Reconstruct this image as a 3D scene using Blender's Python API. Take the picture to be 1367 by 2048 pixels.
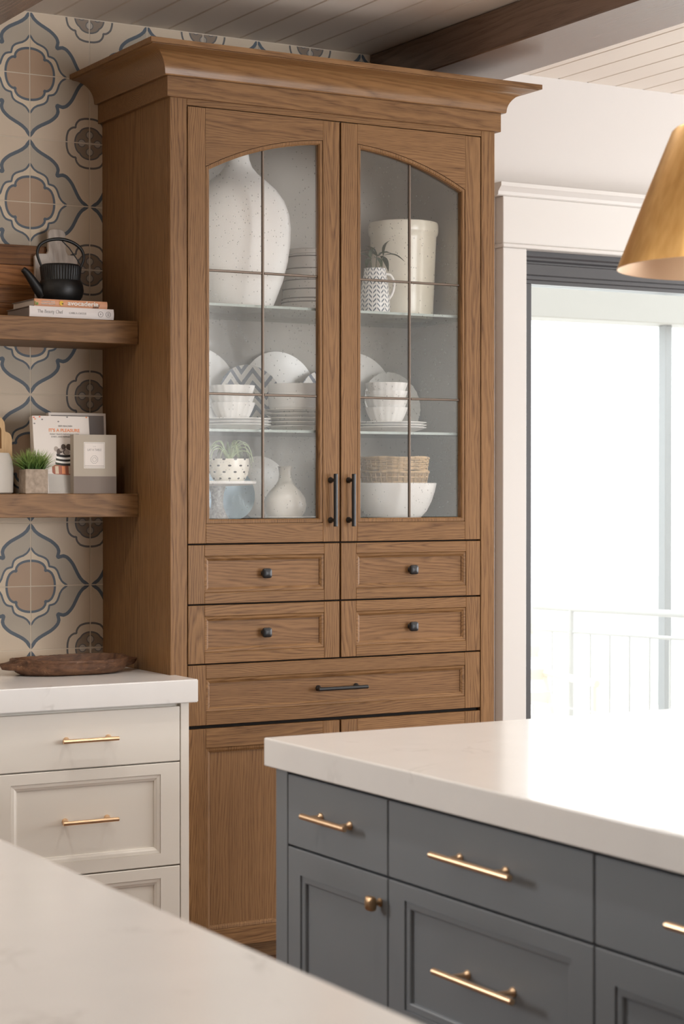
import bpy, bmesh, math, random
from mathutils import Vector, Matrix
random.seed(7)
for _o in list(bpy.data.objects):
    bpy.data.objects.remove(_o)
SC = bpy.context.scene
COL = SC.collection
PI = math.pi

# ------------------------------------------------------------------ camera
cam_d = bpy.data.cameras.new('camera')
cam = bpy.data.objects.new('camera', cam_d)
COL.objects.link(cam)
cam_d.sensor_fit = 'HORIZONTAL'
cam_d.sensor_width = 24.0
cam_d.lens = 24.0 * 3953.7 / 1367.0
cam_d.clip_start = 0.05
cam_d.clip_end = 200
cam.location = (-2.5302, -5.4213, 1.465)
cam.rotation_euler = (PI / 2 - 0.011865, 0, -0.52326)
cam_d.dof.use_dof = True
cam_d.dof.focus_distance = 6.15
cam_d.dof.aperture_fstop = 5.6
SC.camera = cam

# ------------------------------------------------------------------ sky, daylight, exposure
world = bpy.data.worlds.new('World')
SC.world = world
world.use_nodes = True
bg = world.node_tree.nodes['Background']
bg.inputs['Color'].default_value = (0.93, 0.97, 1.0, 1)
bg.inputs['Strength'].default_value = 4.0

sun_d = bpy.data.lights.new('sun', 'SUN')
sun_d.energy = 7.0
sun_d.angle = math.radians(1.0)
sun_d.color = (1.0, 0.95, 0.88)
sun = bpy.data.objects.new('sun', sun_d)
COL.objects.link(sun)
sun.location = (6, 12, 9)
sun.rotation_euler = Vector((-0.40, -1.0, -0.80)).to_track_quat('-Z', 'Y').to_euler()

def area(name, loc, rot, sx, sy, power, color):
    d = bpy.data.lights.new(name, 'AREA')
    d.shape = 'RECTANGLE'
    d.size = sx
    d.size_y = sy
    d.energy = power
    d.color = color
    o = bpy.data.objects.new(name, d)
    COL.objects.link(o)
    o.location = loc
    o.rotation_euler = rot
    return o
# daylight entering at real openings of the room; the patio door itself is lit by the sky
area('daylight_side_windows', (5.38, -1.32, 1.55), (0, PI / 2 + 0.55, 0), 2.2, 1.4, 180, (0.98, 0.98, 1.0))
area('daylight_rear_windows', (2.35, -8.38, 1.55), (PI / 2, 0, 0), 3.1, 2.3, 290, (0.98, 0.98, 1.0))
area('daylight_sink_window', (-3.3, 0.62, 1.75), (-PI / 2, 0, 0), 1.1, 1.0, 100, (0.97, 0.98, 1.0))
CAN_A = 52       # recessed downlights over the aisle, watts
CAN_B = 36       # recessed downlights over the islands, watts

SC.view_settings.view_transform = 'Standard'
SC.view_settings.look = 'None'
SC.view_settings.exposure = -0.12
SC.view_settings.gamma = 1.0
SC.view_settings.use_curve_mapping = False

# ------------------------------------------------------------------ mesh helpers
WL = {}
def wl(o):
    return WL[o.name] if o is not None else Vector((0, 0, 0))

def thing(name, label, cat, loc, group=None):
    o = bpy.data.objects.new(name, None)
    o.empty_display_size = 0.05
    COL.objects.link(o)
    o.location = loc
    WL[o.name] = Vector(loc)
    o['label'] = label
    o['category'] = cat
    if group:
        o['group'] = group
    return o

def tag(o, label, cat, group=None):
    o['label'] = label
    o['category'] = cat
    if group:
        o['group'] = group
    return o

def struct(o, label=None):
    o['kind'] = 'structure'
    if label:
        o['label'] = label
    return o

def finish(name, bm, mat, parent=None, smooth=None, origin=None):
    """world-space bmesh -> one object whose origin is its own centre"""
    bm.normal_update()
    if len(bm.verts):
        xs = [v.co.x for v in bm.verts]; ys = [v.co.y for v in bm.verts]; zs = [v.co.z for v in bm.verts]
        c = Vector(((min(xs) + max(xs)) / 2, (min(ys) + max(ys)) / 2, (min(zs) + max(zs)) / 2))
    else:
        c = Vector((0, 0, 0))
    if origin is not None:
        c = Vector(origin)
    bmesh.ops.translate(bm, verts=bm.verts, vec=-c)
    me = bpy.data.meshes.new(name)
    bm.to_mesh(me)
    bm.free()
    for m in (mat if isinstance(mat, (list, tuple)) else [mat]):
        me.materials.append(m)
    if smooth is not None:
        me.shade_smooth()
        me.set_sharp_from_angle(angle=math.radians(smooth))
    return place(name, me, c, parent)

def place(name, me, c, parent=None):
    o = bpy.data.objects.new(name, me)
    COL.objects.link(o)
    c = Vector(c)
    if parent is not None:
        o.parent = parent
        o.location = c - wl(parent)
    else:
        o.location = c
    WL[o.name] = c
    return o

def again(o, delta, parent):
    """another object of the same mesh, moved by delta in the world"""
    return place(o.name.split('.')[0], o.data, WL[o.name] + Vector(delta), parent)

def bm_box(bm, x0, x1, y0, y1, z0, z1, bevel=0.0, seg=1, mi=0):
    vs = [bm.verts.new((x, y, z)) for x in (x0, x1) for y in (y0, y1) for z in (z0, z1)]
    fs = []
    for idx in ((0, 1, 3, 2), (4, 6, 7, 5), (0, 4, 5, 1), (2, 3, 7, 6), (0, 2, 6, 4), (1, 5, 7, 3)):
        f = bm.faces.new([vs[i] for i in idx])
        f.material_index = mi
        fs.append(f)
    if bevel > 0:
        es = list({e for f in fs for e in f.edges})
        bmesh.ops.bevel(bm, geom=es, offset=bevel, segments=seg, profile=0.5, affect='EDGES')
    return vs

def box(name, x0, x1, y0, y1, z0, z1, mat, parent=None, bevel=0.0015, seg=1):
    bm = bmesh.new()
    bm_box(bm, min(x0, x1), max(x0, x1), min(y0, y1), max(y0, y1), min(z0, z1), max(z0, z1), bevel, seg)
    return finish(name, bm, mat, parent)

def bm_prism(bm, pts, axis, a0, a1, mi=0):
    """polygon in the plane normal to axis, pulled from a0 to a1. pts: (X,Z) for Y, (Y,Z) for X, (X,Y) for Z"""
    def P(p, a):
        return {'Y': (p[0], a, p[1]), 'X': (a, p[0], p[1]), 'Z': (p[0], p[1], a)}[axis]
    lo = [bm.verts.new(P(p, a0)) for p in pts]
    hi = [bm.verts.new(P(p, a1)) for p in pts]
    n = len(pts)
    fs = [bm.faces.new(lo), bm.faces.new(hi[::-1])]
    for i in range(n):
        fs.append(bm.faces.new((lo[i], hi[i], hi[(i + 1) % n], lo[(i + 1) % n])))
    for f in fs:
        f.material_index = mi
    bmesh.ops.recalc_face_normals(bm, faces=fs)
    return fs

def prism(name, pts, axis, a0, a1, mat, parent=None, smooth=None, bevel=0.0):
    bm = bmesh.new()
    fs = bm_prism(bm, pts, axis, a0, a1)
    if bevel:
        es = [e for e in bm.edges if e.calc_face_angle(0) > 0.6]
        bmesh.ops.bevel(bm, geom=es, offset=bevel, segments=1, affect='EDGES')
    return finish(name, bm, mat, parent, smooth)

def bm_lathe(bm, prof, cx, cy, seg=40, closed=False, mi=0, lobes=0, amp=0.0):
    rings = []
    for r, z in prof:
        if r < 1e-5:
            rings.append([bm.verts.new((cx, cy, z))])
        else:
            ring = []
            for i in range(seg):
                a = 2 * PI * i / seg
                rr = r * (1 + amp * math.cos(lobes * a)) if lobes else r
                ring.append(bm.verts.new((cx + rr * math.cos(a), cy + rr * math.sin(a), z)))
            rings.append(ring)
    fs = []
    for a, b in zip(rings, rings[1:]):
        for i in range(seg):
            j = (i + 1) % seg
            if len(a) == 1 and len(b) == 1:
                continue
            if len(a) == 1:
                fs.append(bm.faces.new((a[0], b[j], b[i])))
            elif len(b) == 1:
                fs.append(bm.faces.new((a[i], a[j], b[0])))
            else:
                fs.append(bm.faces.new((a[i], a[j], b[j], b[i])))
    for f in fs:
        f.material_index = mi
    bmesh.ops.recalc_face_normals(bm, faces=fs)
    return fs

def lathe(name, prof, cx, cy, mat, parent=None, seg=40, smooth=40, lobes=0, amp=0.0):
    bm = bmesh.new()
    bm_lathe(bm, prof, cx, cy, seg, lobes=lobes, amp=amp)
    return finish(name, bm, mat, parent, smooth)

def spline(pts, n=8):
    """Catmull-Rom through points"""
    pts = [Vector(p) for p in pts]
    out = []
    for i in range(len(pts) - 1):
        p0 = pts[max(i - 1, 0)]; p1 = pts[i]; p2 = pts[i + 1]; p3 = pts[min(i + 2, len(pts) - 1)]
        for k in range(n):
            t = k / n
            out.append(0.5 * ((2 * p1) + (p2 - p0) * t + (2 * p0 - 5 * p1 + 4 * p2 - p3) * t * t + (3 * p1 - p0 - 3 * p2 + p3) * t ** 3))
    out.append(pts[-1])
    return out

def bm_tube(bm, path, rad, seg=10, cyc=False, mi=0):
    path = [Vector(p) for p in path]
    n = len(path)
    R = rad if isinstance(rad, (list, tuple)) else [rad] * n
    rings = []
    up = Vector((0, 0, 1))
    prev = None
    for i, p in enumerate(path):
        if cyc:
            t = path[(i + 1) % n] - path[i - 1]
        else:
            t = path[min(i + 1, n - 1)] - path[max(i - 1, 0)]
        t.normalize()
        if prev is None:
            ref = up if abs(t.z) < 0.9 else Vector((1, 0, 0))
            u = t.cross(ref).normalized()
        else:
            u = (prev - t * prev.dot(t)).normalized()
        prev = u
        v = t.cross(u)
        rings.append([bm.verts.new(p + (u * math.cos(2 * PI * k / seg) + v * math.sin(2 * PI * k / seg)) * R[i]) for k in range(seg)])
    fs = []
    for i in range(n if cyc else n - 1):
        a, b = rings[i], rings[(i + 1) % n]
        for k in range(seg):
            fs.append(bm.faces.new((a[k], a[(k + 1) % seg], b[(k + 1) % seg], b[k])))
    if not cyc:
        fs.append(bm.faces.new(rings[0][::-1]))
        fs.append(bm.faces.new(rings[-1]))
    for f in fs:
        f.material_index = mi
    bmesh.ops.recalc_face_normals(bm, faces=fs)
    return fs

def tube(name, path, rad, mat, parent=None, seg=10, cyc=False, smooth=50):
    bm = bmesh.new()
    bm_tube(bm, path, rad, seg, cyc)
    return finish(name, bm, mat, parent, smooth)

def text_mesh(name, body, size, x, y, z, mat, parent, align='LEFT', width=None, rot=None, bold=0.0, depth=0.0004):
    """flat lettering facing -Y, baseline start at (x, y, z); rot: extra matrix applied about that point"""
    cu = bpy.data.curves.new(name, 'FONT')
    cu.body = body
    cu.size = size
    cu.align_x = align
    cu.extrude = depth
    cu.offset = bold
    cu.resolution_u = 3
    tmp = bpy.data.objects.new('tmp_text', cu)
    COL.objects.link(tmp)
    bpy.context.view_layer.update()
    dg = bpy.context.evaluated_depsgraph_get()
    me = bpy.data.meshes.new_from_object(tmp.evaluated_get(dg))
    bm = bmesh.new()
    bm.from_mesh(me)
    bpy.data.objects.remove(tmp)
    bpy.data.meshes.remove(me)
    if width:
        xs = [v.co.x for v in bm.verts]
        s = width / max(max(xs) - min(xs), 1e-6)
        bmesh.ops.scale(bm, vec=(s, 1, 1), verts=bm.verts)
    M = Matrix.Translation((x, y, z)) @ (rot if rot is not None else Matrix.Identity(4)) @ Matrix.Rotation(PI / 2, 4, 'X')
    bmesh.ops.transform(bm, matrix=M, verts=bm.verts)
    return finish(name, bm, mat, parent)
# ------------------------------------------------------------------ materials
class NT:
    """thin wrapper around a node tree"""
    def __init__(self, name):
        self.m = bpy.data.materials.new(name)
        self.m.use_nodes = True
        self.t = self.m.node_tree
        self.n = self.t.nodes
        self.b = self.n['Principled BSDF']
    def node(self, typ, **kw):
        nd = self.n.new(typ)
        for k, v in kw.items():
            setattr(nd, k, v)
        return nd
    def put(self, sock, v):
        if isinstance(v, bpy.types.NodeSocket):
            self.t.links.new(v, sock)
        else:
            sock.default_value = v
    def math(self, op, a, b=None, c=None, clamp=False):
        nd = self.node('ShaderNodeMath', operation=op, use_clamp=clamp)
        self.put(nd.inputs[0], a)
        if b is not None:
            self.put(nd.inputs[1], b)
        if c is not None:
            self.put(nd.inputs[2], c)
        return nd.outputs[0]
    def mix(self, f, a, b, blend='MIX'):
        nd = self.node('ShaderNodeMix', data_type='RGBA', blend_type=blend)
        self.put(nd.inputs[0], f)
        self.put(nd.inputs[6], a)
        self.put(nd.inputs[7], b)
        return nd.outputs[2]
    def noise(self, vec, scale, detail=2.0, rough=0.5, dist=0.0):
        nd = self.node('ShaderNodeTexNoise')
        self.put(nd.inputs['Vector'], vec)
        nd.inputs['Scale'].default_value = scale
        nd.inputs['Detail'].default_value = detail
        nd.inputs['Roughness'].default_value = rough
        nd.inputs['Distortion'].default_value = dist
        return nd.outputs[0]
    def ramp(self, f, stops, interp='LINEAR'):
        nd = self.node('ShaderNodeValToRGB')
        nd.color_ramp.interpolation = interp
        el = nd.color_ramp.elements
        while len(el) < len(stops):
            el.new(0.5)
        for e, (p, c) in zip(el, stops):
            e.position = p
            e.color = c if len(c) == 4 else (*c, 1)
        self.put(nd.inputs[0], f)
        return nd.outputs[0]
    def bump(self, h, strength=0.2, dist=0.002):
        nd = self.node('ShaderNodeBump')
        nd.inputs['Strength'].default_value = strength
        nd.inputs['Distance'].default_value = dist
        self.put(nd.inputs['Height'], h)
        self.t.links.new(nd.outputs[0], self.b.inputs['Normal'])
        return nd.outputs[0]
    def obj(self):
        return self.node('ShaderNodeTexCoord').outputs['Object']
    def scaled(self, vec, s):
        nd = self.node('ShaderNodeMapping')
        nd.inputs['Scale'].default_value = s
        self.put(nd.inputs['Vector'], vec)
        return nd.outputs[0]

def c4(c):
    return (c[0], c[1], c[2], 1)

def plain(name, col, rough=0.5, metal=0.0, spec=0.5, var=0.0, vscale=8.0, bump=0.0, bscale=120.0, coat=0.0):
    t = NT(name)
    t.b.inputs['Base Color'].default_value = c4(col)
    t.b.inputs['Roughness'].default_value = rough
    t.b.inputs['Metallic'].default_value = metal
    t.b.inputs['Specular IOR Level'].default_value = spec
    if coat:
        t.b.inputs['Coat Weight'].default_value = coat
        t.b.inputs['Coat Roughness'].default_value = 0.1
    if var or bump:
        o = t.obj()
    if var:
        n = t.noise(o, vscale, 3)
        t.put(t.b.inputs['Base Color'], t.ramp(n, [(0.3, tuple(x * (1 - var) for x in col)), (0.7, tuple(min(1, x * (1 + var)) for x in col))]))
    if bump:
        t.bump(t.noise(o, bscale, 2), bump, 0.001)
    return t.m

def oak(name, axis, light, dark, ring=0.0062, contrast=0.62, rough=0.42, spread=0.12, spec=0.2):
    """flat-sawn timber: growth rings cut near the pith give cathedrals, plus open pores along the grain"""
    t = NT(name)
    info = t.node('ShaderNodeObjectInfo')
    wn = t.node('ShaderNodeTexWhiteNoise', noise_dimensions='1D')
    t.put(wn.inputs['W'], t.math('MULTIPLY', info.outputs['Random'], 917.0))
    sr = t.node('ShaderNodeSeparateColor')
    t.put(sr.inputs[0], wn.outputs['Color'])
    r1, r2, r3 = sr.outputs[0], sr.outputs[1], sr.outputs[2]
    sp = t.node('ShaderNodeSeparateXYZ')
    t.put(sp.inputs[0], t.obj())
    X, Y, Z = sp.outputs
    g, a, d = {'Z': (Z, X, Y), 'X': (X, Z, Y), 'Y': (Y, X, Z), 'S': (Z, Y, X)}[axis]   # grain, across, into the board
    off = t.math('MULTIPLY', r1, 37.0)
    cg = t.node('ShaderNodeCombineXYZ')
    t.put(cg.inputs[0], t.math('ADD', a, off))
    t.put(cg.inputs[1], d)
    t.put(cg.inputs[2], t.math('MULTIPLY', t.math('ADD', g, off), 0.16))
    low = t.noise(cg.outputs[0], 7.0, 2, 0.5)
    mid = t.noise(cg.outputs[0], 34.0, 2, 0.5)
    ax = t.math('ADD', a, t.math('MULTIPLY', t.math('SUBTRACT', r2, 0.5), 0.16))
    ax = t.math('ADD', ax, t.math('MULTIPLY', t.math('SUBTRACT', low, 0.5), 0.10))
    dd = t.math('ADD', d, t.math('ADD', 0.02, t.math('MULTIPLY', r3, 0.05)))
    rad = t.math('SQRT', t.math('ADD', t.math('MULTIPLY', ax, ax), t.math('MULTIPLY', dd, dd)))
    tilt = t.math('MULTIPLY', g, t.math('MULTIPLY', t.math('SUBTRACT', r3, 0.5), 0.12))
    rad = t.math('ADD', t.math('ADD', rad, tilt), t.math('MULTIPLY', mid, 0.012))
    rings = t.math('FRACT', t.math('DIVIDE', rad, ring))
    rl = t.ramp(rings, [(0.0, (1, 1, 1)), (0.25, (0.55,) * 3), (0.7, (0.05,) * 3), (1.0, (0.9,) * 3)])
    cp = t.node('ShaderNodeCombineXYZ')
    t.put(cp.inputs[0], t.math('ADD', a, off))
    t.put(cp.inputs[1], d)
    t.put(cp.inputs[2], t.math('MULTIPLY', g, 0.028))
    pores = t.noise(cp.outputs[0], 520.0, 2, 0.6)
    pl = t.ramp(pores, [(0.42, (0, 0, 0)), (0.68, (1, 1, 1))])
    streak = t.noise(cp.outputs[0], 60.0, 3, 0.6)
    f = t.math('ADD', t.math('MULTIPLY', rl, 0.42), t.math('MULTIPLY', t.math('MULTIPLY', pl, rl), 0.45))
    f = t.math('ADD', f, t.math('MULTIPLY', pl, 0.22))
    f = t.math('ADD', f, t.math('MULTIPLY', t.math('SUBTRACT', streak, 0.5), 0.55))
    f = t.math('MULTIPLY', f, contrast * 1.6, clamp=True)
    col = t.mix(f, c4(light), c4(dark))
    val = t.math('ADD', 1.0 - spread / 2, t.math('MULTIPLY', r2, spread))
    hv = t.node('ShaderNodeHueSaturation')
    t.put(hv.inputs['Value'], val)
    t.put(hv.inputs['Color'], col)
    t.put(t.b.inputs['Base Color'], hv.outputs[0])
    t.b.inputs['Roughness'].default_value = rough
    t.b.inputs['Specular IOR Level'].default_value = spec
    t.bump(t.math('SUBTRACT', 1.0, t.math('ADD', t.math('MULTIPLY', pl, 0.7), t.math('MULTIPLY', rl, 0.3))), 0.10, 0.0006)
    return t.m

OL, OD = (0.262, 0.138, 0.057), (0.093, 0.0405, 0.014)
OAK_Z = oak('oak_upright', 'Z', OL, OD)
OAK_X = oak('oak_level', 'X', OL, OD)
OAK_S = oak('oak_side', 'S', OL, OD, ring=0.009)
OAK_Y = oak('oak_depth', 'Y', OL, OD)
OAK_CROWN = oak('oak_crown', 'X', OL, OD, ring=0.011, contrast=0.5, rough=0.28, spec=0.4)
OAK_PANEL = oak('oak_panel', 'Z', (0.262, 0.138, 0.058), (0.105, 0.047, 0.0175), ring=0.008, contrast=0.5)
OAK_PANELX = oak('oak_panel_level', 'X', (0.262, 0.138, 0.06), (0.095, 0.042, 0.0155), ring=0.007, contrast=0.6)
BEAM = oak('beam_walnut_stain', 'Y', (0.19, 0.118, 0.082), (0.085, 0.05, 0.034), ring=0.014, contrast=0.5, rough=0.2, spec=0.6)
FLOORW = oak('floor_walnut', 'X', (0.17, 0.085, 0.045), (0.07, 0.033, 0.018), contrast=0.6, rough=0.4, spread=0.35)
ACACIA = oak('acacia_strip', 'X', (0.38, 0.17, 0.062), (0.10, 0.035, 0.012), ring=0.016, contrast=0.6, rough=0.35, spread=0.7)
MAPLE = oak('maple', 'Z', (0.62, 0.40, 0.20), (0.45, 0.27, 0.12), contrast=0.35, rough=0.45)

GAP = plain('painted_gap_shade', (0.012, 0.007, 0.004), 0.9)  # near-black paint standing in for shade inside the gaps
WALLW = plain('wall_white', (0.575, 0.545, 0.515), 0.85, bump=0.05, bscale=250)
WALLT = plain('wall_taupe', (0.30, 0.235, 0.165), 0.85)
TRIMW = plain('trim_white', (0.62, 0.595, 0.56), 0.4)
CEILW = plain('ceiling_white', (0.76, 0.69, 0.61), 0.5)
CREAM = plain('cream_paint', (0.82, 0.775, 0.70), 0.42)
SLATE = plain('slate_paint', (0.176, 0.19, 0.204), 0.38)
BLACKM = plain('black_iron', (0.012, 0.012, 0.013), 0.42, spec=0.5)
BRASS = plain('satin_brass', (0.78, 0.545, 0.345), 0.34, metal=1.0)
BRASSD = plain('aged_brass', (0.42, 0.27, 0.15), 0.38, metal=1.0)
BRONZE = plain('door_bronze', (0.06, 0.06, 0.063), 0.35)
CAME = plain('leaded_came', (0.14, 0.105, 0.08), 0.4, metal=0.6)
GROUT = plain('grout', (0.66, 0.57, 0.455), 0.9)
INNER = plain('cabinet_inside', (0.45, 0.418, 0.375), 0.6)
CERAM = plain('white_ceramic', (0.88, 0.865, 0.84), 0.28)
CERAMW = plain('warm_ceramic', (0.86, 0.825, 0.77), 0.32, var=0.03, vscale=14)
MATTEW = plain('matte_white_ceramic', (0.87, 0.85, 0.825), 0.5, var=0.02, vscale=10)
CROCKM = plain('cream_crock_glaze', (0.82, 0.77, 0.66), 0.25, var=0.03, vscale=9)
RIBM = plain('ribbed_glass_grey', (0.62, 0.61, 0.585), 0.3)
LINEG = plain('grey_glaze_line', (0.20, 0.19, 0.18), 0.5)
RATTAN = plain('rattan', (0.50, 0.345, 0.185), 0.6, var=0.25, vscale=60)
PEACH = plain('peach_glaze', (0.75, 0.50, 0.38), 0.4)
GREYPED = plain('speckled_grey_stone', (0.33, 0.315, 0.295), 0.6, var=0.4, vscale=160)
LEAFD = plain('leaf_dusky', (0.085, 0.115, 0.06), 0.5, var=0.2, vscale=30)
AIRP = plain('air_plant', (0.47, 0.54, 0.35), 0.6, var=0.15, vscale=40)
IRON = plain('cast_iron', (0.006, 0.006, 0.0062), 0.45, bump=0.15, bscale=600)
CONC = plain('concrete', (0.36, 0.285, 0.22), 0.85, var=0.22, vscale=70, bump=0.3, bscale=220)
PAPER = plain('page_paper', (0.62, 0.56, 0.50), 0.8)
GREYBOARD = plain('grey_boards', (0.24, 0.205, 0.19), 0.7)
COVERW = plain('cover_white', (0.74, 0.67, 0.61), 0.5)
SPINEW = plain('spine_white', (0.80, 0.745, 0.72), 0.5)
SPINEO = plain('spine_peach', (0.72, 0.355, 0.20), 0.5)
COVERG = plain('cover_grey', (0.235, 0.205, 0.195), 0.5)
TAUPE = plain('taupe_cloth', (0.45, 0.39, 0.315), 0.75, bump=0.2, bscale=900)
TAUPED = plain('taupe_dark_cloth', (0.235, 0.19, 0.16), 0.75, bump=0.2, bscale=900)
INKW = plain('ink_white', (0.9, 0.86, 0.8), 0.6)
INKG = plain('ink_grey', (0.24, 0.22, 0.21), 0.6)
INKGL = plain('ink_pale_grey', (0.52, 0.49, 0.47), 0.6)
INKO = plain('ink_orange', (0.80, 0.30, 0.13), 0.6)
INKR = plain('ink_red', (0.66, 0.13, 0.07), 0.6)
INKY = plain('ink_yellow', (0.80, 0.52, 0.06), 0.6)
INKGR = plain('ink_green', (0.17, 0.30, 0.06), 0.6)
INKB = plain('ink_black', (0.02, 0.016, 0.014), 0.6)
CANW = plain('canister_white', (0.50, 0.455, 0.40), 0.5)
BROWNJ = plain('brown_glaze', (0.16, 0.06, 0.03), 0.25)
BULB = plain('frosted_bulb', (0.85, 0.83, 0.8), 0.4)
SHADEIN = plain('shade_inside_brass', (0.70, 0.50, 0.33), 0.45, metal=0.85)

def brushed():
    t = NT('brushed_brass_shade')
    t.b.inputs['Metallic'].default_value = 1.0
    v = t.scaled(t.obj(), (1, 1, 0.04))
    n = t.noise(v, 60.0, 3)
    t.put(t.b.inputs['Base Color'], t.ramp(n, [(0.3, (0.88, 0.52, 0.18)), (0.7, (0.98, 0.63, 0.25))]))
    t.put(t.b.inputs['Roughness'], t.math('ADD', 0.30, t.math('MULTIPLY', n, 0.10)))
    return t.m
SHADEB = brushed()

def quartz(name='quartz'):
    t = NT(name)
    v = t.obj()
    w = t.node('ShaderNodeMapping')
    t.put(w.inputs['Vector'], v)
    n1 = t.noise(v, 2.6, 4, 0.6, 1.2)
    vein = t.math('SUBTRACT', 1.0, t.math('MULTIPLY', t.math('ABSOLUTE', t.math('SUBTRACT', n1, 0.5)), 46.0), clamp=True)
    mask = t.ramp(t.noise(v, 5.0, 2), [(0.56, (0, 0, 0)), (0.72, (1, 1, 1))])
    f = t.math('MULTIPLY', vein, t.math('MULTIPLY', mask, 0.5))
    mott = t.noise(v, 9.0, 3)
    base = t.mix(mott, (0.76, 0.735, 0.705, 1), (0.82, 0.795, 0.765, 1))
    t.put(t.b.inputs['Base Color'], t.mix(f, base, (0.42, 0.39, 0.36, 1)))
    t.b.inputs['Roughness'].default_value = 0.16
    return t.m
QUARTZ = quartz()

def marble():
    t = NT('pale_marble')
    v = t.scaled(t.obj(), (1, 1, 0.25))
    n1 = t.noise(v, 22.0, 4, 0.6, 1.5)
    t.put(t.b.inputs['Base Color'], t.ramp(n1, [(0.35, (0.40, 0.335, 0.28)), (0.55, (0.60, 0.53, 0.465)), (0.8, (0.52, 0.45, 0.39))]))
    t.b.inputs['Roughness'].default_value = 0.4
    return t.m
MARBLE = marble()

def clear_glass(name, tint=(0.97, 0.985, 0.975), refl=1.0, rough=0.0):
    t = NT(name)
    t.n.remove(t.b)
    out = t.n['Material Output']
    tr = t.node('ShaderNodeBsdfTransparent')
    tr.inputs[0].default_value = c4(tint)
    gl = t.node('ShaderNodeBsdfGlossy')
    gl.inputs['Roughness'].default_value = rough
    fr = t.node('ShaderNodeFresnel')
    # thin pane: both faces act as an air-to-glass face
    t.put(fr.inputs['IOR'], t.math('SUBTRACT', 1.5, t.math('MULTIPLY', t.node('ShaderNodeNewGeometry').outputs['Backfacing'], 1.5 - 1 / 1.5)))
    mx = t.node('ShaderNodeMixShader')
    t.put(mx.inputs[0], t.math('MULTIPLY', fr.outputs[0], refl))
    t.t.links.new(tr.outputs[0], mx.inputs[1])
    t.t.links.new(gl.outputs[0], mx.inputs[2])
    t.t.links.new(mx.outputs[0], out.inputs[0])
    return t.m
GLASS = clear_glass('window_glass')
SHELFG = clear_glass('shelf_glass', (0.93, 0.96, 0.94), 0.9)
SHELFEDGE = plain('shelf_glass_edge', (0.40, 0.45, 0.42), 0.15)

def seeded():
    """old leaded glass: wavy face and air bubbles (seeds)"""
    t = NT('seeded_glass')
    t.n.remove(t.b)
    out = t.n['Material Output']
    geo = t.node('ShaderNodeNewGeometry').outputs['Position']
    vo = t.node('ShaderNodeTexVoronoi')
    v = t.scaled(geo, (1.25, 1.0, 0.85))
    t.put(vo.inputs['Vector'], v)
    vo.inputs['Scale'].default_value = 72.0
    rnd = t.node('ShaderNodeSeparateColor')
    t.put(rnd.inputs[0], vo.outputs['Color'])
    patch = t.noise(geo, 5.5, 2)
    keep = t.math('GREATER_THAN', t.math('ADD', rnd.outputs[0], t.math('MULTIPLY', t.math('SUBTRACT', patch, 0.5), 2.2)), 0.52)
    size = t.math('ADD', 0.10, t.math('MULTIPLY', rnd.outputs[1], 0.14))
    spot = t.math('MULTIPLY', t.math('LESS_THAN', vo.outputs['Distance'], size), keep)
    core = t.math('MULTIPLY', t.math('LESS_THAN', vo.outputs['Distance'], t.math('MULTIPLY', size, 0.45)), keep)
    tr = t.node('ShaderNodeBsdfTransparent')
    t.put(tr.inputs[0], t.mix(t.math('SUBTRACT', spot, t.math('MULTIPLY', core, 0.55)), (0.99, 0.99, 0.985, 1), (0.56, 0.555, 0.54, 1)))
    gl = t.node('ShaderNodeBsdfGlossy')
    gl.inputs['Roughness'].default_value = 0.16
    bp = t.node('ShaderNodeBump')
    bp.inputs['Strength'].default_value = 0.15
    bp.inputs['Distance'].default_value = 0.003
    t.put(bp.inputs['Height'], t.math('ADD', t.math('MULTIPLY', t.noise(geo, 26.0, 2), 1.0), t.math('MULTIPLY', spot, 0.4)))
    t.t.links.new(bp.outputs[0], gl.inputs['Normal'])
    fr = t.node('ShaderNodeFresnel')
    # thin pane: both faces act as an air-to-glass face
    t.put(fr.inputs['IOR'], t.math('SUBTRACT', 1.5, t.math('MULTIPLY', t.node('ShaderNodeNewGeometry').outputs['Backfacing'], 1.5 - 1 / 1.5)))
    mx = t.node('ShaderNodeMixShader')
    t.put(mx.inputs[0], t.math('ADD', fr.outputs[0], t.math('MULTIPLY', spot, 0.03)))
    t.t.links.new(tr.outputs[0], mx.inputs[1])
    t.t.links.new(gl.outputs[0], mx.inputs[2])
    t.t.links.new(mx.outputs[0], out.inputs[0])
    return t.m
SEEDED = seeded()

# ---- patterned cement tile: one quarter of a medallion per tile, drawn from its outlines
def offset_curve(poly, w):
    """outline in the 0..45 degree sector -> (outer, inner) radius samples over angle"""
    res = []
    for s in (1, -1):
        pts = []
        for i, p in enumerate(poly):
            a = poly[max(i - 1, 0)]; b = poly[min(i + 1, len(poly) - 1)]
            tx, ty = b[0] - a[0], b[1] - a[1]
            L = math.hypot(tx, ty)
            nx, ny = ty / L, -tx / L
            if nx * p[0] + ny * p[1] < 0:
                nx, ny = -nx, -ny
            pts.append((p[0] + s * nx * w / 2, p[1] + s * ny * w / 2))
        pol = sorted((math.atan2(q[1], q[0]) / (PI / 4), math.hypot(*q)) for q in pts)
        smp = []
        for k in range(17):
            x = k / 16
            if x <= pol[0][0]:
                y = pol[0][1]
            elif x >= pol[-1][0]:
                y = pol[-1][1]
            else:
                for (x0, y0), (x1, y1) in zip(pol, pol[1:]):
                    if x0 <= x <= x1:
                        y = y0 + (y1 - y0) * (x - x0) / max(x1 - x0, 1e-6)
                        break
            smp.append((x, y))
        res.append(smp)
    return res

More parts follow.
